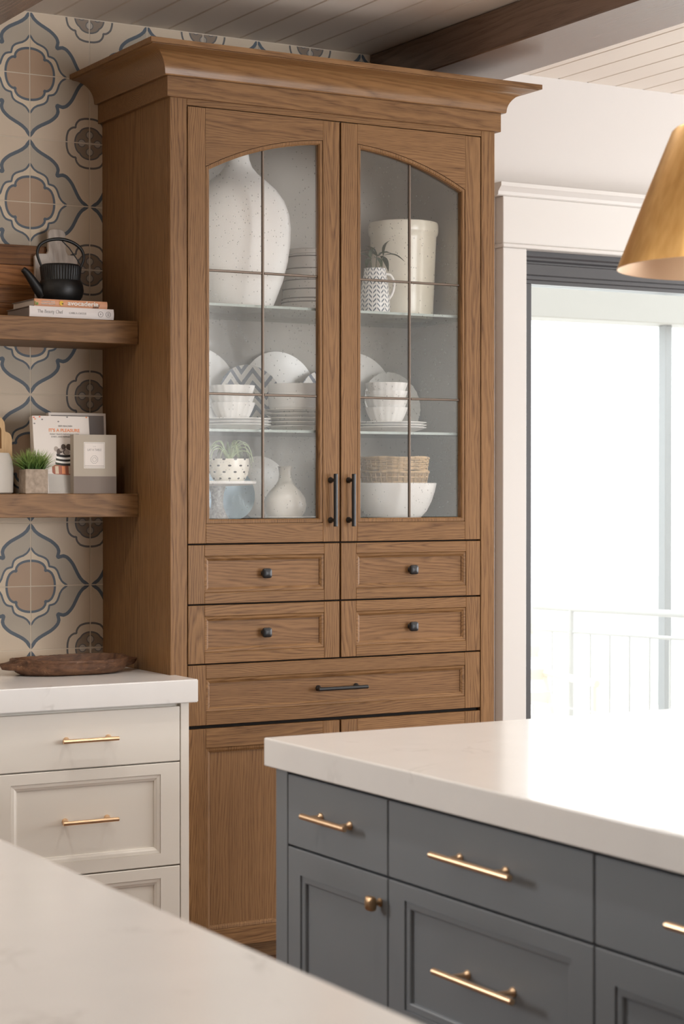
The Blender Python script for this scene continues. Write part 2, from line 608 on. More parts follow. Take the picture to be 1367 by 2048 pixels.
def tile_mat():
    t = NT('cement_tile')
    uv = t.node('ShaderNodeTexCoord').outputs['UV']
    sp = t.node('ShaderNodeSeparateXYZ')
    t.put(sp.inputs[0], uv)
    u, v = sp.outputs[0], sp.outputs[1]
    def polar(u, v):
        a = t.math('MAXIMUM', u, v)
        b = t.math('MINIMUM', u, v)
        ang = t.math('DIVIDE', t.math('ARCTAN2', b, a), PI / 4)
        r = t.math('SQRT', t.math('ADD', t.math('MULTIPLY', u, u), t.math('MULTIPLY', v, v)))
        return a, b, ang, r
    def curve(ang, smp):
        nd = t.node('ShaderNodeFloatCurve')
        cv = nd.mapping.curves[0]
        pts = cv.points
        pts[0].location = smp[0]
        pts[1].location = smp[-1]
        for s in smp[1:-1]:
            pts.new(*s)
        for p in pts:
            p.handle_type = 'VECTOR'
        nd.mapping.update()
        t.put(nd.inputs['Value'], ang)
        return nd.outputs[0]
    _, _, a1, r1 = polar(u, v)
    u2 = t.math('SUBTRACT', 1.0, u)
    v2 = t.math('SUBTRACT', 1.0, v)
    pa, pb, a2, r2 = polar(u2, v2)
    cream = (0.63, 0.515, 0.385, 1)
    creamL = (0.67, 0.55, 0.40, 1)
    band = (0.45, 0.385, 0.30, 1)
    tan = (0.42, 0.285, 0.185, 1)
    blue = (0.085, 0.108, 0.135, 1)
    grey = (0.12, 0.112, 0.11, 1)
    taupe = (0.25, 0.19, 0.14, 1)
    col = cream
    outer = [(0.985, 0.0), (0.945, 0.014), (0.875, 0.058), (0.82, 0.12), (0.78, 0.19), (0.742, 0.265), (0.705, 0.335), (0.655, 0.40), (0.60, 0.45), (0.545, 0.468), (0.485, 0.455), (0.44, 0.44)]
    midl = [(0.62, 0.0), (0.565, 0.025), (0.515, 0.07), (0.482, 0.125), (0.462, 0.185), (0.438, 0.24), (0.40, 0.282), (0.352, 0.298), (0.305, 0.305)]
    inn = [(0.40, 0.0), (0.395, 0.07), (0.377, 0.14), (0.345, 0.20), (0.30, 0.235), (0.265, 0.245), (0.235, 0.235)]
    fo = [(0.39, 0.0), (0.385, 0.09), (0.36, 0.17), (0.315, 0.215), (0.27, 0.235), (0.235, 0.235)]
    fi = [(0.25, 0.0), (0.24, 0.07), (0.215, 0.125), (0.18, 0.16), (0.165, 0.165)]
    for poly, w, stroke, fill, ang, r in ((outer, 0.055, blue, band, a1, r1), (midl, 0.032, blue, creamL, a1, r1), (inn, 0.038, blue, tan, a1, r1),
                                          (fo, 0.032, grey, cream, a2, r2), (fi, 0.024, grey, taupe, a2, r2)):
        so, si = offset_curve(poly, w)
        col = t.mix(t.math('LESS_THAN', r, curve(ang, so)), col, stroke)
        col = t.mix(t.math('LESS_THAN', r, curve(ang, si)), col, fill)
    # four petals of the small rosette
    dx = t.math('SUBTRACT', pa, 0.135)
    dp = t.math('SQRT', t.math('ADD', t.math('MULTIPLY', dx, dx), t.math('MULTIPLY', pb, pb)))
    stem = t.math('MULTIPLY', t.math('LESS_THAN', pb, t.math('ADD', 0.012, t.math('MULTIPLY', t.math('ABSOLUTE', t.math('SUBTRACT', pa, 0.06)), 0.35))), t.math('LESS_THAN', pa, 0.11))
    col = t.mix(t.math('LESS_THAN', dp, 0.066), col, grey)
    col = t.mix(t.math('MAXIMUM', t.math('LESS_THAN', dp, 0.052), stem), col, (0.42, 0.36, 0.30, 1))
    info = t.node('ShaderNodeObjectInfo')
    mot = t.noise(t.node('ShaderNodeNewGeometry').outputs['Position'], 14.0, 3)
    val = t.math('ADD', 0.90, t.math('ADD', t.math('MULTIPLY', info.outputs['Random'], 0.08), t.math('MULTIPLY', mot, 0.12)))
    hv = t.node('ShaderNodeHueSaturation')
    t.put(hv.inputs['Value'], val)
    t.put(hv.inputs['Color'], col)
    t.put(t.b.inputs['Base Color'], hv.outputs[0])
    t.b.inputs['Roughness'].default_value = 0.55
    return t.m
TILE = tile_mat()

def pattern_mat(name, fn, rough=0.35):
    """ceramic with a glaze pattern; fn(t, u, v) returns a colour from the mesh UV"""
    t = NT(name)
    sp = t.node('ShaderNodeSeparateXYZ')
    t.put(sp.inputs[0], t.node('ShaderNodeTexCoord').outputs['UV'])
    t.put(t.b.inputs['Base Color'], fn(t, sp.outputs[0], sp.outputs[1]))
    t.b.inputs['Roughness'].default_value = rough
    return t.m

def _chev(t, u, v):
    # uv in metres on the plate face: bold zigzag bands
    zig = t.math('ABSOLUTE', t.math('SUBTRACT', t.math('FRACT', t.math('DIVIDE', u, 0.085)), 0.5))
    f = t.math('FRACT', t.math('DIVIDE', t.math('ADD', v, t.math('MULTIPLY', zig, 0.10)), 0.042))
    return t.mix(t.math('LESS_THAN', f, 0.45), (0.78, 0.76, 0.735, 1), (0.20, 0.215, 0.26, 1))
CHEV = pattern_mat('chevron_glaze', _chev)

def _leaf(t, u, v):
    # uv: around, up. columns of little slanted leaf strokes
    cu = t.math('FRACT', t.math('MULTIPLY', u, 11.0))
    du = t.math('ABSOLUTE', t.math('SUBTRACT', cu, 0.5))
    f = t.math('FRACT', t.math('ADD', t.math('MULTIPLY', v, 10.0), t.math('MULTIPLY', du, 2.0)))
    on = t.math('MULTIPLY', t.math('LESS_THAN', f, 0.40), t.math('MULTIPLY', t.math('GREATER_THAN', du, 0.06), t.math('LESS_THAN', du, 0.42)))
    return t.mix(on, (0.80, 0.79, 0.77, 1), (0.105, 0.135, 0.17, 1))
LEAFP = pattern_mat('leaf_stroke_glaze', _leaf)

def _dots(t, u, v):
    cu = t.math('MULTIPLY', u, 11.0)
    cv = t.math('MULTIPLY', v, 3.6)
    row = t.math('FLOOR', cv)
    cu = t.math('ADD', cu, t.math('MULTIPLY', t.math('MODULO', row, 2.0), 0.5))
    x = t.math('SUBTRACT', t.math('FRACT', cu), 0.5)
    y = t.math('SUBTRACT', t.math('FRACT', cv), 0.5)
    d = t.math('ADD', t.math('MULTIPLY', x, x), t.math('MULTIPLY', y, y))
    return t.mix(t.math('LESS_THAN', d, 0.022), (0.80, 0.76, 0.68, 1), (0.05, 0.04, 0.035, 1))
DOTS = pattern_mat('dotted_glaze', _dots)

def _wash(t, u, v):
    n = t.noise(t.obj(), 18.0, 3, 0.6, 1.0)
    return t.ramp(t.math('ADD', n, t.math('MULTIPLY', u, -1.6)), [(0.25, (0.50, 0.66, 0.79)), (0.50, (0.74, 0.79, 0.81)), (0.72, (0.76, 0.74, 0.71))])
WASH = pattern_mat('blue_watercolour_glaze', _wash)

def blade_mat():
    t = NT('grass_blade')
    n = t.noise(t.obj(), 60.0, 2)
    sp = t.node('ShaderNodeSeparateXYZ')
    t.put(sp.inputs[0], t.node('ShaderNodeTexCoord').outputs['UV'])
    f = t.math('ADD', t.math('MULTIPLY', sp.outputs[1], 0.8), t.math('MULTIPLY', n, 0.35), clamp=True)
    t.put(t.b.inputs['Base Color'], t.ramp(f, [(0.1, (0.05, 0.10, 0.06)), (0.6, (0.14, 0.24, 0.05)), (1.0, (0.30, 0.38, 0.10))]))
    t.b.inputs['Roughness'].default_value = 0.45
    return t.m
BLADE = blade_mat()

def old_bowl():
    """worn dough-bowl wood: dark patina with pale scraped chips"""
    t = NT('old_dough_bowl_wood')
    o = t.obj()
    v = t.scaled(o, (0.35, 1, 1))
    n = t.noise(v, 55.0, 4, 0.6, 0.8)
    f = t.noise(o, 24.0, 3, 0.6)
    base = t.ramp(n, [(0.30, (0.055, 0.022, 0.009)), (0.55, (0.13, 0.058, 0.026)), (0.78, (0.21, 0.10, 0.045))])
    chip = t.ramp(t.noise(t.scaled(o, (1, 1, 1.6)), 70.0, 3, 0.65, 1.5), [(0.60, (0, 0, 0)), (0.68, (1, 1, 1))])
    ch = t.math('MULTIPLY', chip, t.ramp(f, [(0.45, (0, 0, 0)), (0.6, (1, 1, 1))]))
    t.put(t.b.inputs['Base Color'], t.mix(t.math('MULTIPLY', ch, 0.7), base, (0.33, 0.185, 0.095, 1)))
    t.b.inputs['Roughness'].default_value = 0.6
    t.bump(n, 0.3, 0.002)
    return t.m
OLDWOOD = old_bowl()
# ------------------------------------------------------------------ the room
WY = 0.517          # face of the back wall
CZ = 2.977          # ceiling
def sthing(name):
    o = bpy.data.objects.new(name, None)
    o.empty_display_size = 0.1
    COL.objects.link(o)
    WL[o.name] = Vector((0, 0, 0))
    o['kind'] = 'structure'
    return o

# floor slab with walnut planks where the floor is in sight
bm = bmesh.new()
bm_box(bm, -4.6, 5.4, -8.4, 0.66, -0.12, -0.012)
floor = struct(finish('floor', bm, FLOORW))
pm = None
for r in range(12):
    y0 = -1.62 + r * 0.146
    for q in range(3):
        x0 = -1.42 + q * 1.3 + (r % 3) * -0.43
        if pm is None:
            pm = box('plank', x0, x0 + 1.297, y0, y0 + 0.143, -0.012, 0.0, FLOORW, floor, bevel=0.001)
            o0 = (x0, y0)
        else:
            again(pm, (x0 - o0[0], y0 - o0[1], 0), floor)

# back wall: pieces around the patio door and the window by the sink
def wall_pieces(name, rects, y0, y1, mat):
    bm = bmesh.new()
    for x0, x1, z0, z1 in rects:
        bm_box(bm, x0, x1, y0, y1, z0, z1)
    return struct(finish(name, bm, mat))
DX0, DX1, DZ1 = 1.641, 4.08, 2.355
wall_back = wall_pieces('wall_back', [(1.181, DX0, 0, CZ), (DX0, DX1, DZ1, CZ), (DX1, 5.4, 0, CZ)], WY, 0.68, WALLW)
wall_tiled = wall_pieces('wall_tiled', [(-4.6, -3.9, 0, CZ), (-3.9, -2.7, 0, 1.2), (-3.9, -2.7, 2.3, CZ), (-2.7, 1.181, 0, CZ)], WY + 0.0010, 0.68, GROUT)

# cement tiles, 20 cm, each a piece of its own; the medallion repeats every two tiles
TS = 0.2032
TX0, TZ0 = -0.2462, 2.7795       # a medallion centre (joint crossing)
TG = 0.0017
tile_mesh = {}
def make_tile(i, j, x0, x1, z0, z1):
    key = (i % 2, j % 2, round(x1 - x0, 4), round(z1 - z0, 4), round((x0 - TX0) / TS - i, 3), round((z0 - TZ0) / TS - j, 3))
    c = Vector(((x0 + x1) / 2, WY + 0.0045, (z0 + z1) / 2))
    if key not in tile_mesh:
        bm = bmesh.new()
        bm_box(bm, x0 + TG, x1 - TG, WY, WY + 0.0095, z0 + TG, z1 - TG, 0.0008)
        uvl = bm.loops.layers.uv.new('UVMap')
        for f in bm.faces:
            for l in f.loops:
                u = (l.vert.co.x - (TX0 + i * TS)) / TS
                v = (l.vert.co.z - (TZ0 + j * TS)) / TS
                l[uvl].uv = (u if i % 2 == 0 else 1 - u, v if j % 2 == 0 else 1 - v)
        bmesh.ops.translate(bm, verts=bm.verts, vec=-c)
        me = bpy.data.meshes.new('tile')
        bm.to_mesh(me)
        bm.free()
        me.materials.append(TILE)
        tile_mesh[key] = me
    place('tile', tile_mesh[key], c, wall_tiled)
for i in range(-5, 8):
    x0 = TX0 + i * TS
    x1 = min(x0 + TS, 1.181)
    if x1 - x0 < 0.02:
        continue
    for j in range(-11, 1):
        z0 = max(TZ0 + j * TS, 0.9025)
        z1 = min(TZ0 + (j + 1) * TS, CZ - 0.001)
        if z1 - z0 < 0.005 or (i >= 2 and z1 < 2.6):
            continue
        make_tile(i, j, x0, x1, z0, z1)

# other walls with their window openings
bm = bmesh.new()
for y0, y1, z0, z1 in ((-8.4, -8.15, 0, CZ), (-8.15, -5.95, 0, 0.38), (-8.15, -5.95, 2.72, CZ), (-5.95, -2.06, 0, CZ), (-2.06, -0.58, 0, 0.4), (-2.06, -0.58, 2.7, CZ), (-0.58, 0.68, 0, CZ)):
    bm_box(bm, 5.4, 5.55, y0, y1, z0, z1)
struct(finish('wall_right', bm, WALLW))
bm = bmesh.new()
for x0, x1, z0, z1 in ((-4.6, 0.75, 0, CZ), (0.75, 3.95, 0, 0.38), (0.75, 3.95, 2.72, CZ), (3.95, 4.05, 0, CZ), (4.05, 5.25, 0, 0.38), (4.05, 5.25, 2.72, CZ), (5.25, 5.4, 0, CZ)):
    bm_box(bm, x0, x1, -8.55, -8.4, z0, z1)
struct(finish('wall_rear', bm, WALLT))
bm = bmesh.new()
bm_box(bm, -4.75, -4.6, -8.4, 0.68, 0, CZ)
struct(finish('wall_left', bm, WALLT))

# boarded ceiling
bm = bmesh.new()
bm_box(bm, -4.75, 5.55, -8.55, 0.68, CZ + 0.014, CZ + 0.1)
ceiling = struct(finish('ceiling', bm, CEILW))
PW = 0.132
bm = bmesh.new()
xk = -0.030
w = PW / 2 - 0.0008
bm_prism(bm, [(-w, CZ + 0.014), (-w, CZ + 0.005), (-w + 0.004, CZ), (w - 0.004, CZ), (w, CZ + 0.005), (w, CZ + 0.014)], 'Y', -8.4, WY + 0.001)
bmesh.ops.translate(bm, verts=bm.verts, vec=(xk + PW / 2, 0, 0))
plk = finish('ceiling_plank', bm, CEILW, ceiling)
for k in range(-34, 41):
    if k:
        again(plk, (k * PW, 0, 0), ceiling)

# ceiling beams, running from the back wall over the camera
for x0, x1, lab in ((1.008, 1.300, 'dark stained wooden ceiling beam above the right end of the tall cabinet'),
                    (-0.742, -0.450, 'dark stained ceiling beam in the upper left corner above the tiles')):
    b = box('ceiling_beam', x0, x1, -8.395, WY - 0.0005, 2.850, CZ - 0.0005, BEAM, None, bevel=0.004)
    tag(b, lab, 'beam')

# white casing of the patio door
trim = sthing('trim_1')
YC = 0.468
box('casing_leg', 1.537, 1.641, YC, WY, 0.0, 2.335, TRIMW, trim, 0.002)
box('casing_leg', DX1, DX1 + 0.104, YC, WY, 0.0, 2.335, TRIMW, trim, 0.002)
box('casing_bead', 1.530, DX1 + 0.111, YC - 0.010, WY, 2.335, 2.350, TRIMW, trim, 0.003)
box('head_board', 1.537, DX1 + 0.104, YC, WY, 2.350, 2.520, TRIMW, trim, 0.002)
cp = [(YC, 2.520), (YC - 0.006, 2.524), (YC - 0.008, 2.535), (YC - 0.022, 2.549), (YC - 0.026, 2.552), (YC - 0.026, 2.566), (WY, 2.566), (WY, 2.520)]
prism('crown', cp, 'X', 1.511, DX1 + 0.130, TRIMW, trim)

# sliding patio door in a dark bronze frame
door = sthing('door_1')
FY0, FY1 = 0.530, 0.640
hp = [(FY0 - 0.012, 2.353), (FY0 - 0.012, 2.318), (FY0 - 0.004, 2.312), (FY0 - 0.004, 2.304), (FY0 + 0.006, 2.298), (FY0 + 0.006, 2.292), (FY0, 2.289), (FY0, 2.252),
      (FY0 + 0.012, 2.248), (FY0 + 0.012, 2.236), (FY0 + 0.020, 2.232), (FY0 + 0.020, 2.219), (FY1, 2.219), (FY1, 2.353)]
prism('head_frame', hp, 'X', DX0 + 0.001, DX1 - 0.001, BRONZE, door)
box('jamb', DX0 + 0.001, 1.708, FY0, FY1, 0.02, 2.219, BRONZE, door, 0.003)
box('jamb', DX1 - 0.056, DX1 - 0.001, FY0, FY1, 0.02, 2.219, BRONZE, door, 0.003)
box('sill', DX0 + 0.001, DX1 - 0.001, FY0, FY1, 0.0, 0.06, BRONZE, door, 0.003)
box('meeting_stile', 2.855, 2.935, FY0 + 0.03, FY1 - 0.01, 0.06, 2.219, BRONZE, door, 0.003)
box('glass_pane', 1.708, 2.855, 0.585, 0.591, 0.06, 2.219, GLASS, door, 0)
box('glass_pane', 2.935, DX1 - 0.056, 0.600, 0.606, 0.06, 2.219, GLASS, door, 0)
# added openings with tinted panes behind the camera, veiling the cabinet glass with sky
SKYVEIL = clear_glass('sky_veil_pane', (0.62, 0.615, 0.60), 0.3, 0.3)
w2 = sthing('window_2')
box('sky_veil_pane', 4.05, 5.25, -8.50, -8.497, 0.38, 2.72, SKYVEIL, w2, 0)
SKYVEIL3 = clear_glass('thin_sky_veil_pane', (0.86, 0.855, 0.84), 0.3, 0.3)
w3 = sthing('window_3')
box('sky_veil_pane', 5.50, 5.503, -8.15, -5.95, 0.38, 2.72, SKYVEIL3, w3, 0)
win = sthing('window_1')
box('window_frame', -3.9, -3.84, 0.54, 0.62, 1.2, 2.3, TRIMW, win)
box('window_frame', -2.76, -2.7, 0.54, 0.62, 1.2, 2.3, TRIMW, win)
box('window_frame', -3.84, -2.76, 0.54, 0.62, 1.2, 1.26, TRIMW, win)
box('window_frame', -3.84, -2.76, 0.54, 0.62, 2.24, 2.3, TRIMW, win)

# recessed downlights in the ceiling, out of the picture
TRIMR = plain('downlight_trim', (0.8, 0.78, 0.75), 0.5)
def lens_mat():
    t = NT('downlight_lens')
    t.b.inputs['Emission Color'].default_value = (1.0, 0.95, 0.88, 1)
    t.b.inputs['Emission Strength'].default_value = 6.0
    return t.m
LENS = lens_mat()
def downlight(x, y, power, lab):
    t = thing('recessed_downlight', lab, 'lamp', (x, y, CZ), 'recessed ceiling downlights')
    lathe('trim_ring', [(0.050, CZ - 0.001), (0.068, CZ - 0.004), (0.072, CZ - 0.003), (0.072, CZ - 0.0003), (0.050, CZ - 0.0003)], x, y, TRIMR, t, 32)
    lathe('lens', [(0.0, CZ - 0.0012), (0.0495, CZ - 0.0012), (0.0495, CZ - 0.0004), (0.0, CZ - 0.0004)], x, y, LENS, t, 32)
    d = bpy.data.lights.new('downlight_lamp', 'SPOT')
    d.energy = power
    d.color = (1.0, 0.955, 0.90)
    d.spot_size = math.radians(125)
    d.spot_blend = 0.8
    d.shadow_soft_size = 0.06
    o = bpy.data.objects.new('downlight_lamp', d)
    COL.objects.link(o)
    o.parent = t
    o.location = (0, 0, -0.02)
downlight(-0.98, -0.80, CAN_A, 'recessed downlight in the ceiling above the cream drawers')
downlight(0.42, -1.05, CAN_A, 'recessed downlight in the ceiling before the oak cabinet')
downlight(1.90, -1.40, CAN_A, 'recessed downlight in the ceiling before the patio door')
downlight(-0.98, -2.40, CAN_B, 'recessed downlight in the ceiling above the aisle between the counters')
downlight(-0.98, -4.00, CAN_B, 'recessed downlight in the ceiling nearest the camera')
downlight(0.42, -3.40, CAN_B, 'recessed downlight in the ceiling above the slate island')
# ------------------------------------------------------------------ tall oak display cabinet
def bar_pull(name, x, y, z, length, axis, out, mat, parent, r=0.0062, stand=0.032, inset=0.021, rose=0.0095, label=None):
    """bar handle: rod, two posts with round feet. axis 'X','Y','Z' = rod direction; out = unit vector away from the front"""
    bm = bmesh.new()
    A = {'X': Vector((1, 0, 0)), 'Y': Vector((0, 1, 0)), 'Z': Vector((0, 0, 1))}[axis]
    o = Vector(out)
    p = Vector((x, y, z))
    c = p + o * stand
    bm_tube(bm, [c - A * length / 2, c - A * (length / 2 - 0.001), c + A * (length / 2 - 0.001), c + A * length / 2], [r * 0.82, r, r, r * 0.82], 14)
    for s in (-1, 1):
        q = p + A * s * (length / 2 - inset)
        bm_tube(bm, [q, q + o * 0.003, q + o * 0.006, q + o * 0.012, q + o * (stand - r * 0.5)], [rose, rose, rose * 0.75, r * 0.72, r * 0.8], 14)
    h = finish(name, bm, mat, parent, 45)
    if label:
        h['label'] = label
    return h

def square_knob(name, x, y, z, out, mat, parent, s=0.0145, label=None):
    """pillow-square knob on a short round neck"""
    bm = bmesh.new()
    o = Vector(out)
    t1 = Vector((0, 0, 1))
    t2 = o.cross(t1)
    p = Vector((x, y, z))
    bm_tube(bm, [p, p + o * 0.003, p + o * 0.006, p + o * 0.013, p + o * 0.017], [0.009, 0.009, 0.006, 0.0055, 0.010], 14)
    prof = [(0.014, 0.55), (0.018, 0.92), (0.023, 1.0), (0.028, 0.96), (0.031, 0.75), (0.0322, 0.0)]
    rings = []
    for d, k in prof:
        if k == 0:
            rings.append([bm.verts.new(p + o * d)])
            continue
        ring = []
        for i in range(24):
            a = 2 * PI * i / 24
            ca, sa = math.cos(a), math.sin(a)
            q = (abs(ca) ** 5 + abs(sa) ** 5) ** (-1 / 5)
            ring.append(bm.verts.new(p + o * d + (t1 * sa + t2 * ca) * q * s * k))
        rings.append(ring)
    fs = []
    for a, b in zip(rings, rings[1:]):
        for i in range(24):
            j = (i + 1) % 24
            fs.append(bm.faces.new((a[i], a[j], b[0]) if len(b) == 1 else (a[i], a[j], b[j], b[i])))
    fs.append(bm.faces.new(rings[0][::-1]))
    bmesh.ops.recalc_face_normals(bm, faces=fs)
    h = finish(name, bm, mat, parent, 40)
    if label:
        h['label'] = label
    return h

HW = 1.180          # outer width, left face at X = 0, front at Y = 0
hut = thing('display_cabinet', 'tall oak display cabinet with arched leaded glass doors and black handles', 'cabinet', (HW / 2, 0.25, 0))
BY = 0.516
box('side_panel', 0.0, 0.020, 0.020, BY, 0.056, 2.66, OAK_S, hut, 0.0015)
box('side_panel', HW - 0.020, HW, 0.020, BY, 0.056, 2.66, OAK_S, hut, 0.0015)
box('face_stile', 0.0, 0.0565, 0.0, 0.020, 0.056, 2.66, OAK_Z, hut, 0.0015)
box('face_stile', 1.1265, HW, 0.0, 0.020, 0.056, 2.66, OAK_Z, hut, 0.0015)
box('top_rail', 0.0565, 1.1265, 0.0, 0.020, 2.6245, 2.66, OAK_X, hut, 0.001)
box('back_panel', 0.020, HW - 0.020, BY - 0.010, BY, 0.10, 2.66, INNER, hut, 0)
box('top_board', 0.020, HW - 0.020, 0.020, BY - 0.010, 2.64, 2.66, INNER, hut, 0)
box('cabinet_floor', 0.020, HW - 0.020, 0.025, BY - 0.010, 1.330, 1.360, INNER, hut, 0.001)
box('inner_lining', 0.020, 0.026, 0.025, BY - 0.010, 1.36, 2.64, INNER, hut, 0)
box('inner_lining', HW - 0.026, HW - 0.020, 0.025, BY - 0.010, 1.36, 2.64, INNER, hut, 0)
box('toe_kick', 0.012, HW - 0.012, 0.055, 0.075, 0.0, 0.10, OAK_X, hut, 0)
box('base_deck', 0.020, HW - 0.020, 0.025, BY - 0.010, 0.08, 0.10, OAK_X, hut, 0)
# near-black sheet painting in the shade behind the joints between drawers
box('gap_shade_sheet', 0.022, HW - 0.022, 0.024, 0.030, 0.10, 1.330, GAP, hut, 0)
# frieze and cove cornice, mitred around three sides
def ring_profile(name, prof, mat):
    """profile (offset from the carcass, z) swept around left side, front, right side"""
    bm = bmesh.new()
    cols = []
    for off, z in prof:
        cols.append([bm.verts.new(p) for p in ((-off, BY, z), (-off, -off, z), (HW + off, -off, z), (HW + off, BY, z))])
    n = len(cols)
    for i in range(n):
        a, b = cols[i], cols[(i + 1) % n]
        for k in range(3):
            bm.faces.new((a[k], a[k + 1], b[k + 1], b[k]))
    bm.faces.new([c[0] for c in cols])
    bm.faces.new([c[3] for c in cols][::-1])
    bmesh.ops.recalc_face_normals(bm, faces=bm.faces)
    return finish(name, bm, mat, hut, 35)
ring_profile('frieze', [(-0.02, 2.643), (0.0145, 2.643), (0.0145, 2.703), (-0.02, 2.703)], OAK_X)
cove = [(-0.02, 2.7035), (0.026, 2.7035), (0.0275, 2.706)]
for k in range(11):
    a = k / 10 * PI / 2
    cove.append((0.028 + 0.072 * (1 - math.cos(a)), 2.708 + 0.065 * math.sin(a)))
cove += [(0.104, 2.774), (0.104, 2.7755), (-0.02, 2.7755)]
ring_profile('cornice', cove, OAK_CROWN)
ring_profile('cornice_cap', [(-0.02, 2.776), (0.112, 2.776), (0.112, 2.791), (-0.02, 2.791)], OAK_X)
box('dust_cover', 0.02, HW - 0.02, 0.02, BY, 2.776, 2.790, OAK_X, hut, 0)

ST = 0.060
def rect_ring(bm, x0, x1, z0, z1, prof):
    """mitred frame inside a rectangle; prof = (inset, y) steps"""
    L = []
    for ins, y in prof:
        L.append([bm.verts.new(p) for p in ((x0 + ins, y, z0 + ins), (x1 - ins, y, z0 + ins), (x1 - ins, y, z1 - ins), (x0 + ins, y, z1 - ins))])
    for a, b in zip(L, L[1:]):
        for k in range(4):
            bm.faces.new((a[k], a[(k + 1) % 4], b[(k + 1) % 4], b[k]))
    return L
def panel_front(name, x0, x1, z0, z1, st, rt, rb, yf, mats, parent, bead=0.0145, thick=0.02, one_piece=False):
    """framed front of a drawer or door; the object itself is the recessed panel, its stiles, rails and moulding are pieces of it"""
    ms, mr, mp, mb = mats
    p = box(name, x0 + st - 0.004, x1 - st + 0.004, yf + 0.0095, yf + thick - 0.002, z0 + rb - 0.004, z1 - rt + 0.004, mp, parent, 0)
    if one_piece:
        bm = bmesh.new()
        b = 0.0016
        L = rect_ring(bm, x0, x1, z0, z1, [(0.0, yf + thick), (0.0, yf + b), (b, yf)])
        inner = [bm.verts.new(q) for q in ((x0 + st, yf, z0 + rb), (x1 - st, yf, z0 + rb), (x1 - st, yf, z1 - rt), (x0 + st, yf, z1 - rt))]
        deep = [bm.verts.new(v.co + Vector((0, thick, 0))) for v in inner]
        for a, c in ((L[-1], inner), (inner, deep)):
            for k in range(4):
                bm.faces.new((a[k], a[(k + 1) % 4], c[(k + 1) % 4], c[k]))
        bmesh.ops.recalc_face_normals(bm, faces=bm.faces)
        if sum(f.normal.y * f.calc_area() for f in bm.faces) > 0:
            for f in bm.faces:
                f.normal_flip()
        finish('frame', bm, ms, p)
    else:
        box('stile', x0, x0 + st, yf, yf + thick, z0, z1, ms, p, 0.0012)
        box('stile', x1 - st, x1, yf, yf + thick, z0, z1, ms, p, 0.0012)
        box('rail', x0 + st, x1 - st, yf, yf + thick, z1 - rt, z1, mr, p, 0.0012)
        box('rail', x0 + st, x1 - st, yf, yf + thick, z0, z0 + rb, mr, p, 0.0012)
    bm = bmesh.new()
    rect_ring(bm, x0 + st, x1 - st, z0 + rb, z1 - rt, [(0.0, yf + 0.006), (0.0, yf + 0.0035), (0.0015, yf + 0.002), (bead * 0.55, yf + 0.0028), (bead * 0.8, yf + 0.005), (bead, yf + 0.0062), (bead, yf + 0.0097)])
    bmesh.ops.recalc_face_normals(bm, faces=bm.faces)
    for f in bm.faces:
        if f.normal.y > 0.3:
            f.normal_flip()
    finish('moulding', bm, mb, p)
    return p
oakset = (OAK_Z, OAK_X, OAK_PANELX, OAK_X)
G = 0.0030
XL0, XL1, XR0, XR1 = 0.0565 + G, 0.5915 - G, 0.5915 + G, 1.1265 - G
blk = 'matt black knob'
for x0, x1 in ((XL0, XL1), (XR0, XR1)):
    for z0, z1 in ((1.1135, 1.2925), (0.9310, 1.1085)):
        d = panel_front('drawer', x0, x1, z0, z1, 0.0555, 0.034, 0.034, 0.0, oakset, hut)
        square_knob('knob', (x0 + x1) / 2 - 0.002, 0.0095, (z0 + z1) / 2, (0, -1, 0), BLACKM, d, 0.0155, blk)
d = panel_front('drawer', XL0, XR1, 0.7430, 0.9265, 0.060, 0.042, 0.040, 0.0, oakset, hut)
bar_pull('handle', 0.585, 0.0095, 0.836, 0.180, 'X', (0, -1, 0), BLACKM, d, label='matt black bar handle', stand=0.04)
for x0, x1 in ((XL0, XL1), (XR0, XR1)):
    panel_front('door', x0, x1, 0.0575, 0.7320, 0.060, 0.060, 0.056, 0.0, (OAK_Z, OAK_X, OAK_PANEL, OAK_Z), hut)

